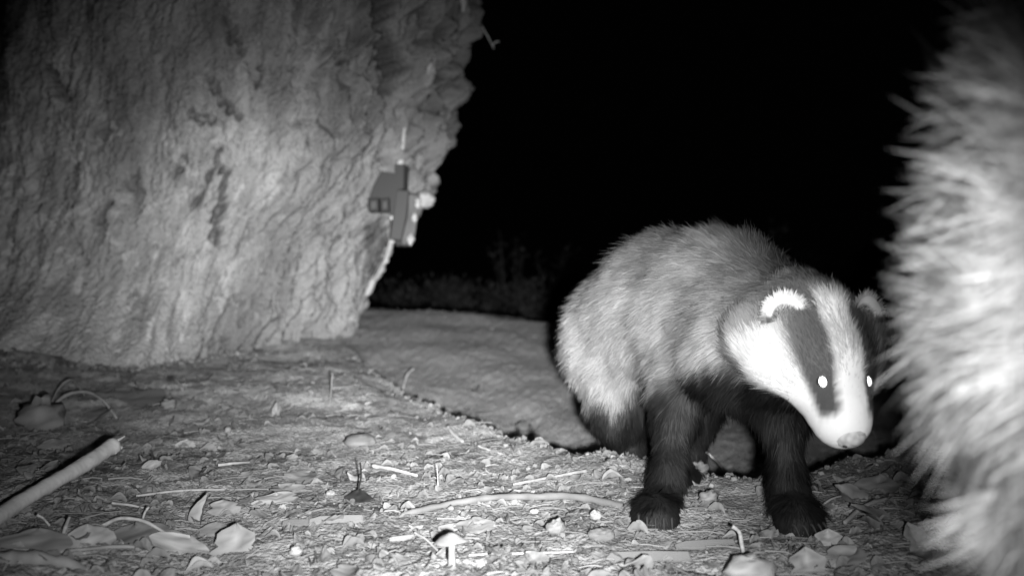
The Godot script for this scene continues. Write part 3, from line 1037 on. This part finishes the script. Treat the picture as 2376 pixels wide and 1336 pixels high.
func build_litter() -> void:
	rng.seed = 301
	for kind in 4:
		var mb := MB.new()
		leaf(mb, Vector3(0, 0, 0.5), Basis(), 1.0, [0.9, 0.6, 1.2, 0.35][kind], [0.5, -0.35, 0.3, 0.6][kind], 1.0, [0, 0, 2, 0][kind], kind * 7.3)
		var where := []
		var cols := []
		for k in [900, 900, 600, 900][kind]:
			var p := scatter_spot()
			var size := rng.randf_range(0.006, 0.02) * (1.0 + 0.6 * float(rng.randf() < 0.12))
			var b := Basis.from_euler(Vector3(rng.randf_range(-0.2, 0.6), rng.randf() * TAU, rng.randf_range(-0.4, 0.4))).scaled(Vector3.ONE * size)
			where.append(Transform3D(b, p + Vector3(0, size * 0.16, 0)))
			cols.append(grey(rng.randf_range(0.09, 0.165) * (1.5 if rng.randf() < 0.04 else 1.0)))
		tag(instances("leaf_litter", mb.commit(), m_leaf, where, cols), ["broken leaf scraps strewn over the trodden earth", "narrow curled leaf scraps strewn over the trodden earth", "ragged lobed leaf scraps strewn over the trodden earth", "thin rolled leaf strips strewn over the trodden earth"][kind], "leaf litter", "", "stuff")
	var st := MB.new()
	tube(st, [Vector3(-0.5, 0, 0), Vector3(-0.2, 0.02, 0.01), Vector3(0.15, 0.025, -0.01), Vector3(0.5, 0, 0.015)], func(s): return 0.012 - 0.005 * s, func(s): return Color.WHITE, 5, 0.0)
	var w2 := []
	var c2 := []
	for k in 1100:
		var p := scatter_spot()
		var ln := rng.randf_range(0.012, 0.06)
		var yaw := rng.randfn() * 0.45 if rng.randf() < 0.75 else rng.randf() * TAU
		var b := Basis.from_euler(Vector3(0, yaw, rng.randf_range(-0.12, 0.16))) * Basis.from_scale(Vector3(ln, 0.075, 0.075) * Vector3(1, rng.randf_range(0.5, 1.3), rng.randf_range(0.5, 1.3)))
		w2.append(Transform3D(b, p + Vector3(0, 0.0012, 0)))
		c2.append(grey(rng.randf_range(0.10, 0.21)))
	tag(instances("straw", st.commit(), m_plain, w2, c2), "short dry stems and needles lying mostly crosswise on the earth", "straw", "", "stuff")
	var cl := MB.new()
	lump(cl, Vector3.ZERO, Vector3(1.0, 0.6, 0.8), Basis(), 1.0, 0.9, 6, 8, 2.0)
	var w3 := []
	var c3 := []
	for k in 2200:
		var p := scatter_spot()
		var size := 0.0016 + 0.0042 * pow(rng.randf(), 3.0)
		w3.append(Transform3D(Basis.from_euler(Vector3(rng.randf(), rng.randf() * TAU, rng.randf())).scaled(Vector3.ONE * size), p))
		c3.append(grey(rng.randf_range(0.09, 0.18)))
	for k in 520:      # crumbs broken off along the crest
		var x := rng.randf_range(-0.45, 0.75)
		var d := table(CREST, x) + rng.randfn() * 0.035
		var size := 0.0018 + 0.005 * pow(rng.randf(), 3.0)
		w3.append(Transform3D(Basis.from_euler(Vector3(rng.randf(), rng.randf() * TAU, rng.randf())).scaled(Vector3.ONE * size), Vector3(x, ground_y(x, d), -d)))
		c3.append(grey(rng.randf_range(0.12, 0.22)))
	for k in 900:      # and heaped against the foot of the trunk
		var a := rng.randf_range(-1.0, 0.9)
		var q := trunk_point(a, 0.10)
		var out := Vector3(sin(a), 0, cos(a)) * absf(rng.randfn()) * 0.05
		var x := q.x + out.x
		var d := -(q.z + out.z)
		var size := 0.002 + 0.008 * pow(rng.randf(), 3.0)
		w3.append(Transform3D(Basis.from_euler(Vector3(rng.randf(), rng.randf() * TAU, rng.randf())).scaled(Vector3.ONE * size), Vector3(x, ground_y(x, d), -d)))
		c3.append(grey(rng.randf_range(0.16, 0.34)))
	tag(instances("soil_crumbs", cl.commit(), m_plain, w3, c3), "loose crumbs of soil and grit over the trodden earth", "soil", "", "stuff")

func build_ground_things() -> void:
	# the broken stick
	var s0 := P(-60, 1235, 1.03)
	var s1 := P(268, 1030, 1.30)
	var st := thing("broken_stick", s0)
	tag(st, "thick pale broken stick rising from the lower left corner", "stick")
	var mb := MB.new()
	tube(mb, curve([Vector3.ZERO, (s1 - s0) * 0.35 + Vector3(0, 0.002, 0), (s1 - s0) * 0.7 + Vector3(0, -0.001, 0), (s1 - s0) * 0.90, s1 - s0], 8), func(s): return lerpf(0.0088, 0.0112, s) * (1.0 + 0.10 * nz.get_noise_2d(s * 5.0, 7.0) + 0.05 * nz.get_noise_2d(s * 19.0, 3.0)) * (1.0 if s < 0.9 else lerpf(1.0, 0.45, (s - 0.9) / 0.1)), func(s): return grey(lerpf(0.26, 0.40, s) * (1.0 + 0.2 * nz.get_noise_2d(s * 14.0, 2.0))), 14, 0.10)
	place("stem", mb.commit(), mat(0.9, noise_tex(0.04, 77, 4, 256), 0.07, 11.0), st)
	for k in 9:
		var sp := MB.new()
		var e := (s1 - s0) * 0.985 + Vector3(sin(k * 1.9), cos(k * 2.3), sin(k * 2.9 + 1.0)) * 0.0065
		tube(sp, [e - (s1 - s0).normalized() * 0.012, e, e + (s1 - s0).normalized() * (0.003 + 0.0016 * k)], func(s): return 0.0035 * (1.0 - 0.7 * s), func(s): return grey(0.5), 5)
		place("splinter", sp.commit(), m_plain, st)
	# mushroom
	var mp := on_ground(1048, 1322)
	var mu := thing("mushroom", mp)
	tag(mu, "small pale mushroom with pointed cap at the bottom edge", "mushroom")
	var cap := MB.new()
	for r in 9:
		var prof: Array = [[0.0, 0.0345], [0.003, 0.0342], [0.006, 0.0325], [0.010, 0.0300], [0.0145, 0.0278], [0.0175, 0.0258], [0.0168, 0.0246], [0.009, 0.0262], [0.0, 0.0268]][r]
		for k in 20:
			var a := TAU * k / 20.0
			var w := 1.0 + 0.06 * sin(a * 3.0 + 1.0) + 0.04 * sin(a * 5.0)
			cap.add(Vector3(cos(a) * prof[0] * w, prof[1] + 0.0015 * sin(a * 2.0) * prof[0] / 0.0175, sin(a) * prof[0] * w), grey(0.17 if r < 6 else 0.10))
	for r in 8:
		for k in 20:
			var b := r * 20 + k
			var c := r * 20 + (k + 1) % 20
			cap.quad(b, c, c + 20, b + 20)
	place("cap", cap.commit(), m_plain, mu)
	var ste := MB.new()
	tube(ste, curve([Vector3(0.001, -0.006, 0), Vector3(0.0, 0.010, 0.001), Vector3(0.001, 0.0275, 0)], 4), func(s): return lerpf(0.0042, 0.0034, s), func(s): return grey(0.17), 9, 0.3)
	place("stem", ste.commit(), m_plain, mu)

	# leaves that can be told apart
	fallen_leaf(545, 1276, 0.056, 0.052, 0.2, 0.95, 0.0, 0.12, 0.34, 2, "broad pale leaf fragment standing up in the lower left foreground")
	fallen_leaf(468, 1200, 0.052, 0.017, -0.35, 1.25, 0.0, 0.5, 0.34, 0, "narrow pointed leaf rolled into an upright spike")
	fallen_leaf(830, 1162, 0.026, 0.036, 0.1, 0.95, 0.0, 0.10, 0.022, 0, "small black triangular leaf with a long stalk", "", 0.035)
	fallen_leaf(118, 1042, 0.036, 0.050, 0.2, 0.75, 0.1, 0.12, 0.30, 0, "half round grey leaf above the broken stick at far left")
	fallen_leaf(205, 1266, 0.036, 0.052, 0.5, 0.85, 0.0, 0.15, 0.36, 0, "rounded pale leaf below the broken stick")
	fallen_leaf(70, 1284, 0.045, 0.085, 0.1, 0.60, 0.0, 0.12, 0.28, 0, "wide grey leaf lying in the bottom left corner")
	fallen_leaf(420, 1268, 0.036, 0.075, -0.3, 0.45, -0.25, 0.2, 0.52, 0, "bright pale leaf lying flat left of the broad fragment")
	fallen_leaf(330, 1252, 0.060, 0.075, 0.7, 0.45, 0.1, 0.15, 0.24, 2, "dull leaf with a ragged edge beside the bright pale leaf")
	fallen_leaf(497, 1232, 0.030, 0.050, 0.1, 0.70, 0.0, -0.12, 0.24, 0, "dull rounded leaf behind the broad pale fragment")
	fallen_leaf(640, 1172, 0.036, 0.060, 0.2, 0.35, 0.1, 0.15, 0.46, 2, "pale crumpled leaf lying left of the black leaf")
	fallen_leaf(700, 1112, 0.040, 0.060, -0.5, 0.40, 0.0, 0.2, 0.30, 0, "curled leaf with dark upper rim behind the black leaf")
	fallen_leaf(665, 1140, 0.040, 0.055, 0.9, 0.35, 0.0, 0.2, 0.36, 3, "ribbed feathery leaf scrap left of the black leaf")
	fallen_leaf(1878, 1325, 0.046, 0.044, 0.0, 0.95, 0.0, 0.10, 0.40, 2, "pale toothed leaf at the bottom edge right of centre")
	fallen_leaf(1924, 1262, 0.030, 0.034, -0.2, 0.85, 0.0, 0.15, 0.44, 2, "small pale leaf below the right front paw")
	fallen_leaf(2130, 1272, 0.046, 0.040, 0.4, 0.95, 0.0, 0.2, 0.5, 2, "pale lobed leaf beside the near badger's hair")
	fallen_leaf(1765, 1104, 0.042, 0.040, -0.4, 0.9, 0.3, 0.1, 0.38, 0, "pale leaf tip on the crest behind the right front leg")
	fallen_leaf(1975, 1160, 0.050, 0.045, 0.8, 0.5, 0.2, 0.15, 0.30, 0, "folded leaf in the dark litter below the badger's nose")
	fallen_leaf(2035, 1130, 0.055, 0.060, -0.5, 0.5, 0.0, 0.15, 0.27, 0, "larger dull leaf between the nose and the near badger")
	fallen_leaf(2030, 1215, 0.060, 0.055, 1.2, 0.45, 0.0, 0.2, 0.28, 0, "dull leaf lying in the near badger's shadow")
	fallen_leaf(1960, 1310, 0.055, 0.05, -0.9, 0.5, 0.0, 0.2, 0.30, 2, "dull lobed leaf near the bottom edge under the near badger")
	fallen_leaf(1240, 1300, 0.026, 0.034, 0.9, 0.5, 0.0, 0.2, 0.40, 0, "small pale leaf on the straw at bottom centre")
	fallen_leaf(1100, 1228, 0.034, 0.05, 0.3, 0.3, 0.0, 0.1, 0.36, 0, "flat pale leaf scrap just behind the mushroom")
	fallen_leaf(520, 1190, 0.030, 0.040, 0.4, 0.6, 0.0, 0.15, 0.36, 2, "torn leaf scrap touching the upright rolled leaf")
	fallen_leaf(285, 925, 0.10, 0.16, 0.2, 0.45, 0.0, 0.18, 0.24, 0, "large dim leaf arched at the foot of the trunk")
	fallen_leaf(225, 965, 0.05, 0.075, -0.3, 0.5, 0.2, 0.25, 0.30, 0, "dim curled leaf under the bent stems at left")
	# stones and chips
	stone("stone", 95, 990, Vector3(0.040, 0.032, 0.03), 0.34, "squat dark stone with pale specks at far left", "stone", 0.5, 0.35)
	for e in [[82, 962, 0.006], [70, 985, 0.004], [88, 990, 0.0035]]:
		stone("pale_speck", e[0], e[1] + 8.0, Vector3(e[2], e[2], e[2]), 0.6, ["round white crumb on top of the squat stone", "white crumb at the left foot of the squat stone", "tiny white crumb in front of the squat stone"][[82, 70, 88].find(e[0])], "crumb", 0.5, 0.0)
	stone("stone", 836, 1032, Vector3(0.028, 0.013, 0.024), 0.26, "smooth half buried dome above the black leaf", "stone", 0.1, 0.75)
	stone("stone", 1742, 1345, Vector3(0.026, 0.016, 0.02), 0.5, "smooth pale stone cut by the bottom edge", "stone", 0.25, 0.2)
	stone("pebble", 1240, 1182, Vector3(0.0065, 0.0035, 0.005), 0.56, "bright oval pebble below the half buried branch", "pebble", 0.2, 0.1)
	stone("pebble", 1382, 1207, Vector3(0.0065, 0.006, 0.006), 0.40, "pale knobbly pebble left of the left front paw", "pebble", 0.6, 0.1)
	stone("pebble", 686, 1290, Vector3(0.007, 0.006, 0.006), 0.44, "bright round pebble left of the mushroom", "pebble", 0.4, 0.1)
	stone("pebble", 766, 1154, Vector3(0.006, 0.005, 0.005), 0.36, "pale round pebble just left of the black leaf", "pebble", 0.3, 0.1)
	stone("pebble", 528, 1013, Vector3(0.006, 0.006, 0.006), 0.36, "tiny pale round pebble on bare earth left of centre", "pebble", 0.2, 0.1)
	stone("clod", 1645, 1168, Vector3(0.012, 0.009, 0.010), 0.27, "pale clod of earth between the two front paws", "clod", 0.44, 0.2)
	stone("clod", 1290, 1240, Vector3(0.012, 0.010, 0.010), 0.27, "pale lump on the straw right of the mushroom", "clod", 0.50, 0.2)
	stone("clod", 1395, 1255, Vector3(0.014, 0.008, 0.010), 0.22, "flat lump of earth below the left front paw", "clod", 0.44, 0.2)
	stone("clod", 1215, 1000, Vector3(0.016, 0.013, 0.014), 0.20, "crumbly clod perched on the dark crest", "clod", 0.50, 0.2)
	stone("clod", 1620, 1098, Vector3(0.014, 0.012, 0.012), 0.21, "clod on the crest between the badger's legs", "clod", 0.39, 0.2)
	stone("clod", 390, 948, Vector3(0.014, 0.011, 0.012), 0.30, "pale clod on the ground in front of the trunk", "clod", 0.44, 0.2)
	fallen_leaf(640, 962, 0.042, 0.016, 0.1, 1.2, 0.0, 0.2, 0.40, 0, "upright pale wood chip in front of the trunk foot", "", 0.0, "wood_chip")
	fallen_leaf(394, 982, 0.026, 0.034, -0.7, 0.9, 0.3, 0.1, 0.46, 0, "slanted bright chip on the earth below the trunk", "", 0.0, "wood_chip")
	fallen_leaf(430, 1034, 0.020, 0.034, 0.0, 1.0, 0.1, 0.1, 0.50, 0, "bright half moon chip right of the broken stick", "", 0.0, "wood_chip")
	fallen_leaf(350, 1096, 0.016, 0.028, 0.8, 0.8, 0.4, 0.1, 0.48, 0, "bright slanted chip below the broken stick's end", "", 0.0, "wood_chip")
	fallen_leaf(120, 1092, 0.026, 0.034, -0.4, 0.9, 0.1, 0.3, 0.30, 0, "pale cupped chip left of the broken stick", "", 0.0, "wood_chip")
	# slabs of bark
	for e in [[780, 1222, 0.066, 0.018, 0.05, 0.30, "flat oblong bark piece lying left of the mushroom"], [700, 1218, 0.05, 0.014, -0.1, 0.22, "dark thin bark piece touching the oblong one"], [930, 1246, 0.035, 0.010, 0.35, 0.36, "slanting pale bark sliver behind the mushroom"], [1085, 1225, 0.07, 0.012, 0.12, 0.32, "long pale bark strip above the mushroom"], [1500, 1290, 0.10, 0.02, -0.06, 0.26, "wide flat bark strip below the left front paw"], [1640, 1262, 0.07, 0.016, 0.05, 0.24, "thin bark strip between the front paws' tracks"]]:
		var at := on_ground(e[0], e[1])
		var sb := MB.new()
		var w: float = e[2]
		var h: float = e[3] * 0.75
		e[5] *= 0.5
		slab(sb, [Vector2(-w * 0.5, -h * 0.4), Vector2(-w * 0.2, -h * 0.5), Vector2(w * 0.3, -h * 0.42), Vector2(w * 0.5, -h * 0.3), Vector2(w * 0.48, h * 0.35), Vector2(w * 0.1, h * 0.5), Vector2(-w * 0.35, h * 0.42), Vector2(-w * 0.52, h * 0.1)], Vector3(0, 0.004, 0), Vector3(cos(e[4]), 0.03, -sin(e[4])), Vector3(0.05, 0.62, -0.78), 0.004, e[5])
		var o := place("bark_piece", sb.flat(), m_plain)
		o.position = at
		tag(o, e[6], "bark")
	# twigs and stems
	twig("branch", [gp(925, 1200, 0.000), gp(1040, 1182, 0.004), gp(1140, 1163, 0.006), gp(1240, 1152, 0.007), gp(1340, 1157, 0.006), gp(1445, 1178, 0.000)], 0.0042, 0.0050, 0.18, "half buried bowed branch crossing the foreground left of the badger", "branch")
	twig("root", [gp(-30, 1310, 0.0), gp(60, 1320, 0.004), gp(150, 1322, 0.004), gp(200, 1338, -0.002)], 0.008, 0.006, 0.26, "low root along the very bottom left edge", "root")
	twig("root", [gp(30, 1290, 0.002), gp(140, 1286, 0.003), gp(270, 1275, 0.005), gp(330, 1268, 0.0)], 0.0022, 0.0018, 0.26, "thin straight root under the wide grey leaf", "root")
	twig("root", [gp(235, 1228, 0.0), gp(280, 1232, 0.012), gp(345, 1238, 0.012), gp(440, 1262, 0.0)], 0.0024, 0.0016, 0.42, "thin arched stem over the dull ragged leaf", "stem")
	twig("bent_stem", [gp(105, 958, 0.005), gp(150, 955, 0.030), gp(200, 955, 0.038), gp(240, 962, 0.030), gp(270, 968, 0.0)], 0.0035, 0.0022, 0.34, "bent dry stem arching over the ground at left", "stem")
	twig("bent_stem", [gp(110, 955, 0.005), gp(135, 940, 0.030), gp(165, 935, 0.042), gp(195, 948, 0.025)], 0.0024, 0.0018, 0.30, "thinner bent stem behind the arching one at left", "stem")
	twig("twig", [gp(935, 905, 0.0), gp(942, 903, 0.030), gp(950, 903, 0.045), gp(961, 905, 0.055)], 0.0032, 0.0024, 0.30, "short forked twig leaning on the crest right of the trunk")
	twig("twig", [gp(764, 935, 0.0), gp(768, 932, 0.03), gp(771, 930, 0.055)], 0.0014, 0.0010, 0.26, "upright thin stalk right of the wood chip", "stalk")
	twig("twig", [gp(1016, 1140, 0.0), gp(1015, 1138, 0.02), gp(1013, 1138, 0.034)], 0.0008, 0.0006, 0.36, "upright fine stalk above the mushroom", "stalk")
	twig("twig", [gp(865, 1088, 0.006), gp(910, 1102, 0.007), gp(968, 1114, 0.004)], 0.0032, 0.0020, 0.52, "pale peeled twig lying right of the black leaf")
	twig("twig", [gp(1040, 1000, 0.010), gp(1052, 1010, 0.008), gp(1075, 1019, 0.003)], 0.0038, 0.0030, 0.42, "short pale twig on the slope below the crest")
	twig("twig", [gp(1110, 1038, 0.005), gp(1140, 1048, 0.004), gp(1182, 1062, 0.003)], 0.0020, 0.0012, 0.45, "thin pale twig on the slope, right of the short one")
	twig("twig", [gp(1640, 1098, 0.035), gp(1660, 1098, 0.024), gp(1685, 1100, 0.010), gp(1722, 1104, 0.004)], 0.0022, 0.0022, 0.42, "curved pale twig rising from the crest under the badger")
	twig("twig", [gp(1700, 1290, 0.035), gp(1716, 1290, 0.028), gp(1722, 1292, 0.012), gp(1728, 1296, 0.000)], 0.0022, 0.0026, 0.42, "upright curved stem between the paws at bottom right", "stem")
	twig("twig", [gp(1868, 1228, 0.0), gp(1862, 1226, 0.010), gp(1854, 1226, 0.020)], 0.0019, 0.0017, 0.55, "short pale stalk in front of the right front paw", "stalk")
	twig("twig", [gp(1346, 1058, 0.0), gp(1347, 1055, 0.015), gp(1350, 1055, 0.028)], 0.0012, 0.0008, 0.36, "hair thin upright stalk on the crest left of the badger", "stalk")
	twig("straw_stem", [gp(962, 1250, 0.012), gp(990, 1265, 0.010), gp(1022, 1290, 0.004)], 0.0016, 0.0012, 0.45, "straw stem slanting down to the mushroom", "straw")
	twig("straw_stem", [gp(1075, 1296, 0.003), gp(1200, 1288, 0.004), gp(1330, 1276, 0.003)], 0.0016, 0.0012, 0.48, "long straw stem lying right of the mushroom", "straw")
	twig("straw_stem", [gp(315, 1145, 0.004), gp(420, 1138, 0.004), gp(520, 1134, 0.003)], 0.0016, 0.0012, 0.42, "long thin straw stem level with the black leaf", "straw")
	twig("straw_stem", [gp(258, 1164, 0.002), gp(300, 1166, 0.003), gp(340, 1170, 0.002)], 0.0017, 0.0014, 0.45, "short pale straw stem right of the broken stick", "straw")
	twig("straw_stem", [gp(505, 1083, 0.003), gp(545, 1078, 0.004), gp(580, 1070, 0.003)], 0.0022, 0.0016, 0.42, "pale splintered straw above the rolled leaf", "straw")
	twig("twig", [gp(350, 1070, 0.008), gp(365, 1082, 0.006), gp(382, 1098, 0.002)], 0.0016, 0.0014, 0.10, "short dark twig below the half moon chip")
	twig("twig", [gp(328, 1218, 0.0), gp(335, 1212, 0.01), gp(344, 1210, 0.018)], 0.0014, 0.0012, 0.4, "tiny upright stalk between the stick and rolled leaf", "stalk")
	twig("twig", [gp(84, 1225, 0.014), gp(98, 1224, 0.010), gp(114, 1230, 0.003)], 0.0016, 0.0012, 0.40, "small pale twig under the broken stick's lower end")
	twig("twig", [gp(140, 1268, 0.0), gp(150, 1258, 0.012), gp(160, 1250, 0.022)], 0.0022, 0.0018, 0.32, "leaning stub of stem beside the rounded pale leaf", "stem")
	twig("twig", [gp(1360, 1100, 0.002), gp(1300, 1108, 0.003), gp(1190, 1120, 0.002)], 0.0026, 0.0018, 0.30, "long level twig above the half buried branch")
	twig("twig", [gp(1960, 1215, 0.004), gp(2010, 1190, 0.008), gp(2060, 1172, 0.006)], 0.0030, 0.0024, 0.30, "dim twig lying in the litter right of the paw")
	twig("twig", [gp(1890, 1185, 0.003), gp(1930, 1172, 0.006), gp(1960, 1160, 0.004)], 0.0016, 0.0012, 0.42, "thin pale twig right of the front paw")
	twig("twig", [gp(390, 870, 0.0), gp(405, 895, 0.02), gp(425, 905, 0.0)], 0.004, 0.003, 0.28, "small curved twig against the trunk foot")

func bush(px: float, py: float, d: float, wide: float, many: int, size: float, seed_: int, label: String, category := "bush", called := "bush") -> void:
	var top := P(px, py, d)
	var g := ground_parts(top.x, d).x
	var base := Vector3(top.x, g, -d)
	var tall := top.y - g
	var t := thing(called, base)
	tag(t, label, category, "dim plants beyond the mound")
	rng.seed = seed_
	var lv := MB.new()
	for k in 7:
		var lean := Vector3(rng.randf_range(-0.5, 0.5) * wide, tall * rng.randf_range(0.7, 1.0), rng.randf_range(-0.3, 0.3) * wide)
		var pts := curve([Vector3(lean.x * 0.2, -0.05, lean.z * 0.2), lean * Vector3(0.45, 0.4, 0.45), lean * Vector3(0.8, 0.78, 0.8), lean], 4)
		var sb := MB.new()
		tube(sb, pts, func(s): return 0.004 - 0.003 * s, func(s): return grey(0.03), 5)
		place("stem", sb.commit(), m_plain, t)
		for j in many / 7:
			var s := pow(rng.randf(), 0.6)
			var p: Vector3 = pts[int(s * (pts.size() - 1))]
			p += Vector3(rng.randfn(), rng.randfn() * 0.6, rng.randfn()) * wide * 0.10
			if p.y < 0.0: continue
			var l := size * rng.randf_range(0.5, 1.2)
			var b := Basis.from_euler(Vector3(rng.randf_range(-0.6, 1.2), rng.randf() * TAU, rng.randf_range(-0.6, 0.6)))
			var f := lv.v.size()
			var c := grey(rng.randf_range(0.012, 0.034))
			lv.add(p, c)
			lv.add(p + b * Vector3(-l * 0.33, l * 0.06, -l * 0.45), c)
			lv.add(p + b * Vector3(0, 0.0, -l * 0.5), c)
			lv.add(p + b * Vector3(l * 0.33, l * 0.06, -l * 0.45), c)
			lv.add(p + b * Vector3(0, -l * 0.08, -l), c)
			lv.tri(f, f + 1, f + 2); lv.tri(f, f + 2, f + 3); lv.tri(f + 1, f + 4, f + 2); lv.tri(f + 2, f + 4, f + 3)
	tag(place("foliage", lv.flat(), m_leaf, t), "", "", "", "stuff")

func build_bushes() -> void:
	bush(1985, 545, 5.17, 0.48, 900, 0.049, 41, "leafy bush above the badger's far ear")
	bush(2075, 600, 5.50, 0.48, 700, 0.049, 42, "leafy bush half hidden by the near badger")
	bush(1748, 508, 5.07, 0.31, 420, 0.049, 43, "sprig standing above the badger's back")
	bush(1870, 560, 5.50, 0.48, 500, 0.044, 44, "low bush behind the badger's shoulders")
	bush(1105, 655, 4.97, 0.44, 1300, 0.034, 45, "low undergrowth beyond the mound nearest the trunk", "undergrowth", "undergrowth")
	bush(1240, 650, 4.86, 0.44, 1400, 0.034, 46, "low undergrowth beyond the mound, between trunk and badger", "undergrowth", "undergrowth")
	bush(1340, 660, 5.07, 0.43, 1200, 0.034, 47, "low undergrowth touching the badger's rump", "undergrowth", "undergrowth")
	bush(1180, 545, 5.71, 0.26, 130, 0.040, 48, "tall thin weed right of the trunk", "weed", "weed")
	bush(1290, 570, 5.92, 0.31, 130, 0.040, 49, "tall thin weed left of the badger's back", "weed", "weed")
	bush(960, 660, 5.28, 0.53, 900, 0.040, 50, "low undergrowth in the dark beside the trunk", "undergrowth", "undergrowth")
	bush(1440, 600, 5.92, 0.53, 700, 0.044, 51, "dim bush behind the badger's hindquarters")

# ---------------------------------------------------------------- the whole
func _ready() -> void:
	var cam := Camera3D.new()
	cam.name = "camera"
	cam.position = EYE
	cam.keep_aspect = Camera3D.KEEP_HEIGHT
	var lens := CameraAttributesPhysical.new()
	lens.frustum_focal_length = 12.0 / (668.0 / F)
	lens.frustum_focus_distance = 1.25
	lens.frustum_near = 0.05
	lens.frustum_far = 150.0
	lens.exposure_aperture = 4.0
	cam.attributes = lens
	add_child(cam)
	cam.current = true
	var env := Environment.new()
	env.background_mode = Environment.BG_SKY
	var night := ProceduralSkyMaterial.new()
	night.sky_top_color = Color(0.02, 0.02, 0.02)
	night.sky_horizon_color = Color(0.02, 0.02, 0.02)
	night.ground_bottom_color = Color(0.02, 0.02, 0.02)
	night.ground_horizon_color = Color(0.02, 0.02, 0.02)
	var sky := Sky.new()
	sky.sky_material = night
	env.sky = sky
	env.background_energy_multiplier = 0.25
	env.tonemap_mode = Environment.TONE_MAPPER_LINEAR
	env.tonemap_exposure = 1.0
	env.sdfgi_enabled = true
	env.ssao_enabled = true
	env.ssil_enabled = true
	var we := WorldEnvironment.new()
	we.name = "night"
	we.environment = env
	add_child(we)
	# the infrared lamp of the camera, a hand's breadth below and right of its lens
	for part in [[13.0, 0.45, -0.008], [22.0, 0.40, 0.0], [34.0, 0.19, 0.008]]:   # three cones added together to shape the lamp's one beam, narrow to wide
		var lamp := SpotLight3D.new()
		lamp.name = numbered("infrared_lamp")
		lamp.position = LAMP + Vector3(0, part[2], 0)
		lamp.light_energy = 18.0 * part[1]
		lamp.light_size = 0.012
		lamp.spot_angle = part[0]
		lamp.spot_angle_attenuation = 1.0
		lamp.spot_range = 60.0
		lamp.spot_attenuation = 2.0
		lamp.shadow_enabled = true
		add_child(lamp)
		lamp.look_at(lamp.position + Vector3(-0.085, -0.024, -1.0))

	nz.noise_type = FastNoiseLite.TYPE_SIMPLEX_SMOOTH
	nz.fractal_type = FastNoiseLite.FRACTAL_NONE
	nz.frequency = 1.0
	nz.seed = 5
	ridged.noise_type = FastNoiseLite.TYPE_SIMPLEX
	ridged.fractal_type = FastNoiseLite.FRACTAL_FBM
	ridged.fractal_octaves = 2
	ridged.frequency = 1.0
	ridged.seed = 8
	cells.noise_type = FastNoiseLite.TYPE_CELLULAR
	cells.cellular_return_type = FastNoiseLite.RETURN_CELL_VALUE
	cells.fractal_type = FastNoiseLite.FRACTAL_NONE
	cells.frequency = 1.0
	cells.seed = 3
	cell_edge.noise_type = FastNoiseLite.TYPE_CELLULAR
	cell_edge.cellular_return_type = FastNoiseLite.RETURN_DISTANCE2_SUB
	cell_edge.fractal_type = FastNoiseLite.FRACTAL_NONE
	cell_edge.frequency = 1.0
	cell_edge.seed = 21

	var soil := mat(0.95, noise_tex(0.03, 4, 5), 0.35, 9.0, 0.25)
	var bark := mat(0.95, noise_tex(0.035, 9, 5), 0.9, 5.0, 0.25)
	m_plain = mat(0.85, noise_tex(0.05, 14, 4), 0.06, 30.0)
	m_leaf = mat(0.75, null)
	m_leaf.backlight_enabled = true
	m_leaf.backlight = Color(0.3, 0.3, 0.3)
	m_fur = mat(0.6, null, 0, 1, 0.3)
	m_fur.backlight_enabled = true
	m_fur.backlight = Color(0.62, 0.62, 0.62)
	m_skin = mat(0.7)

	build_ground(soil)
	var tree := build_tree(bark)
	build_badger()
	build_near_badger()
	build_tree_parts(tree)
	build_camera()
	build_litter()
	build_ground_things()
	build_bushes()
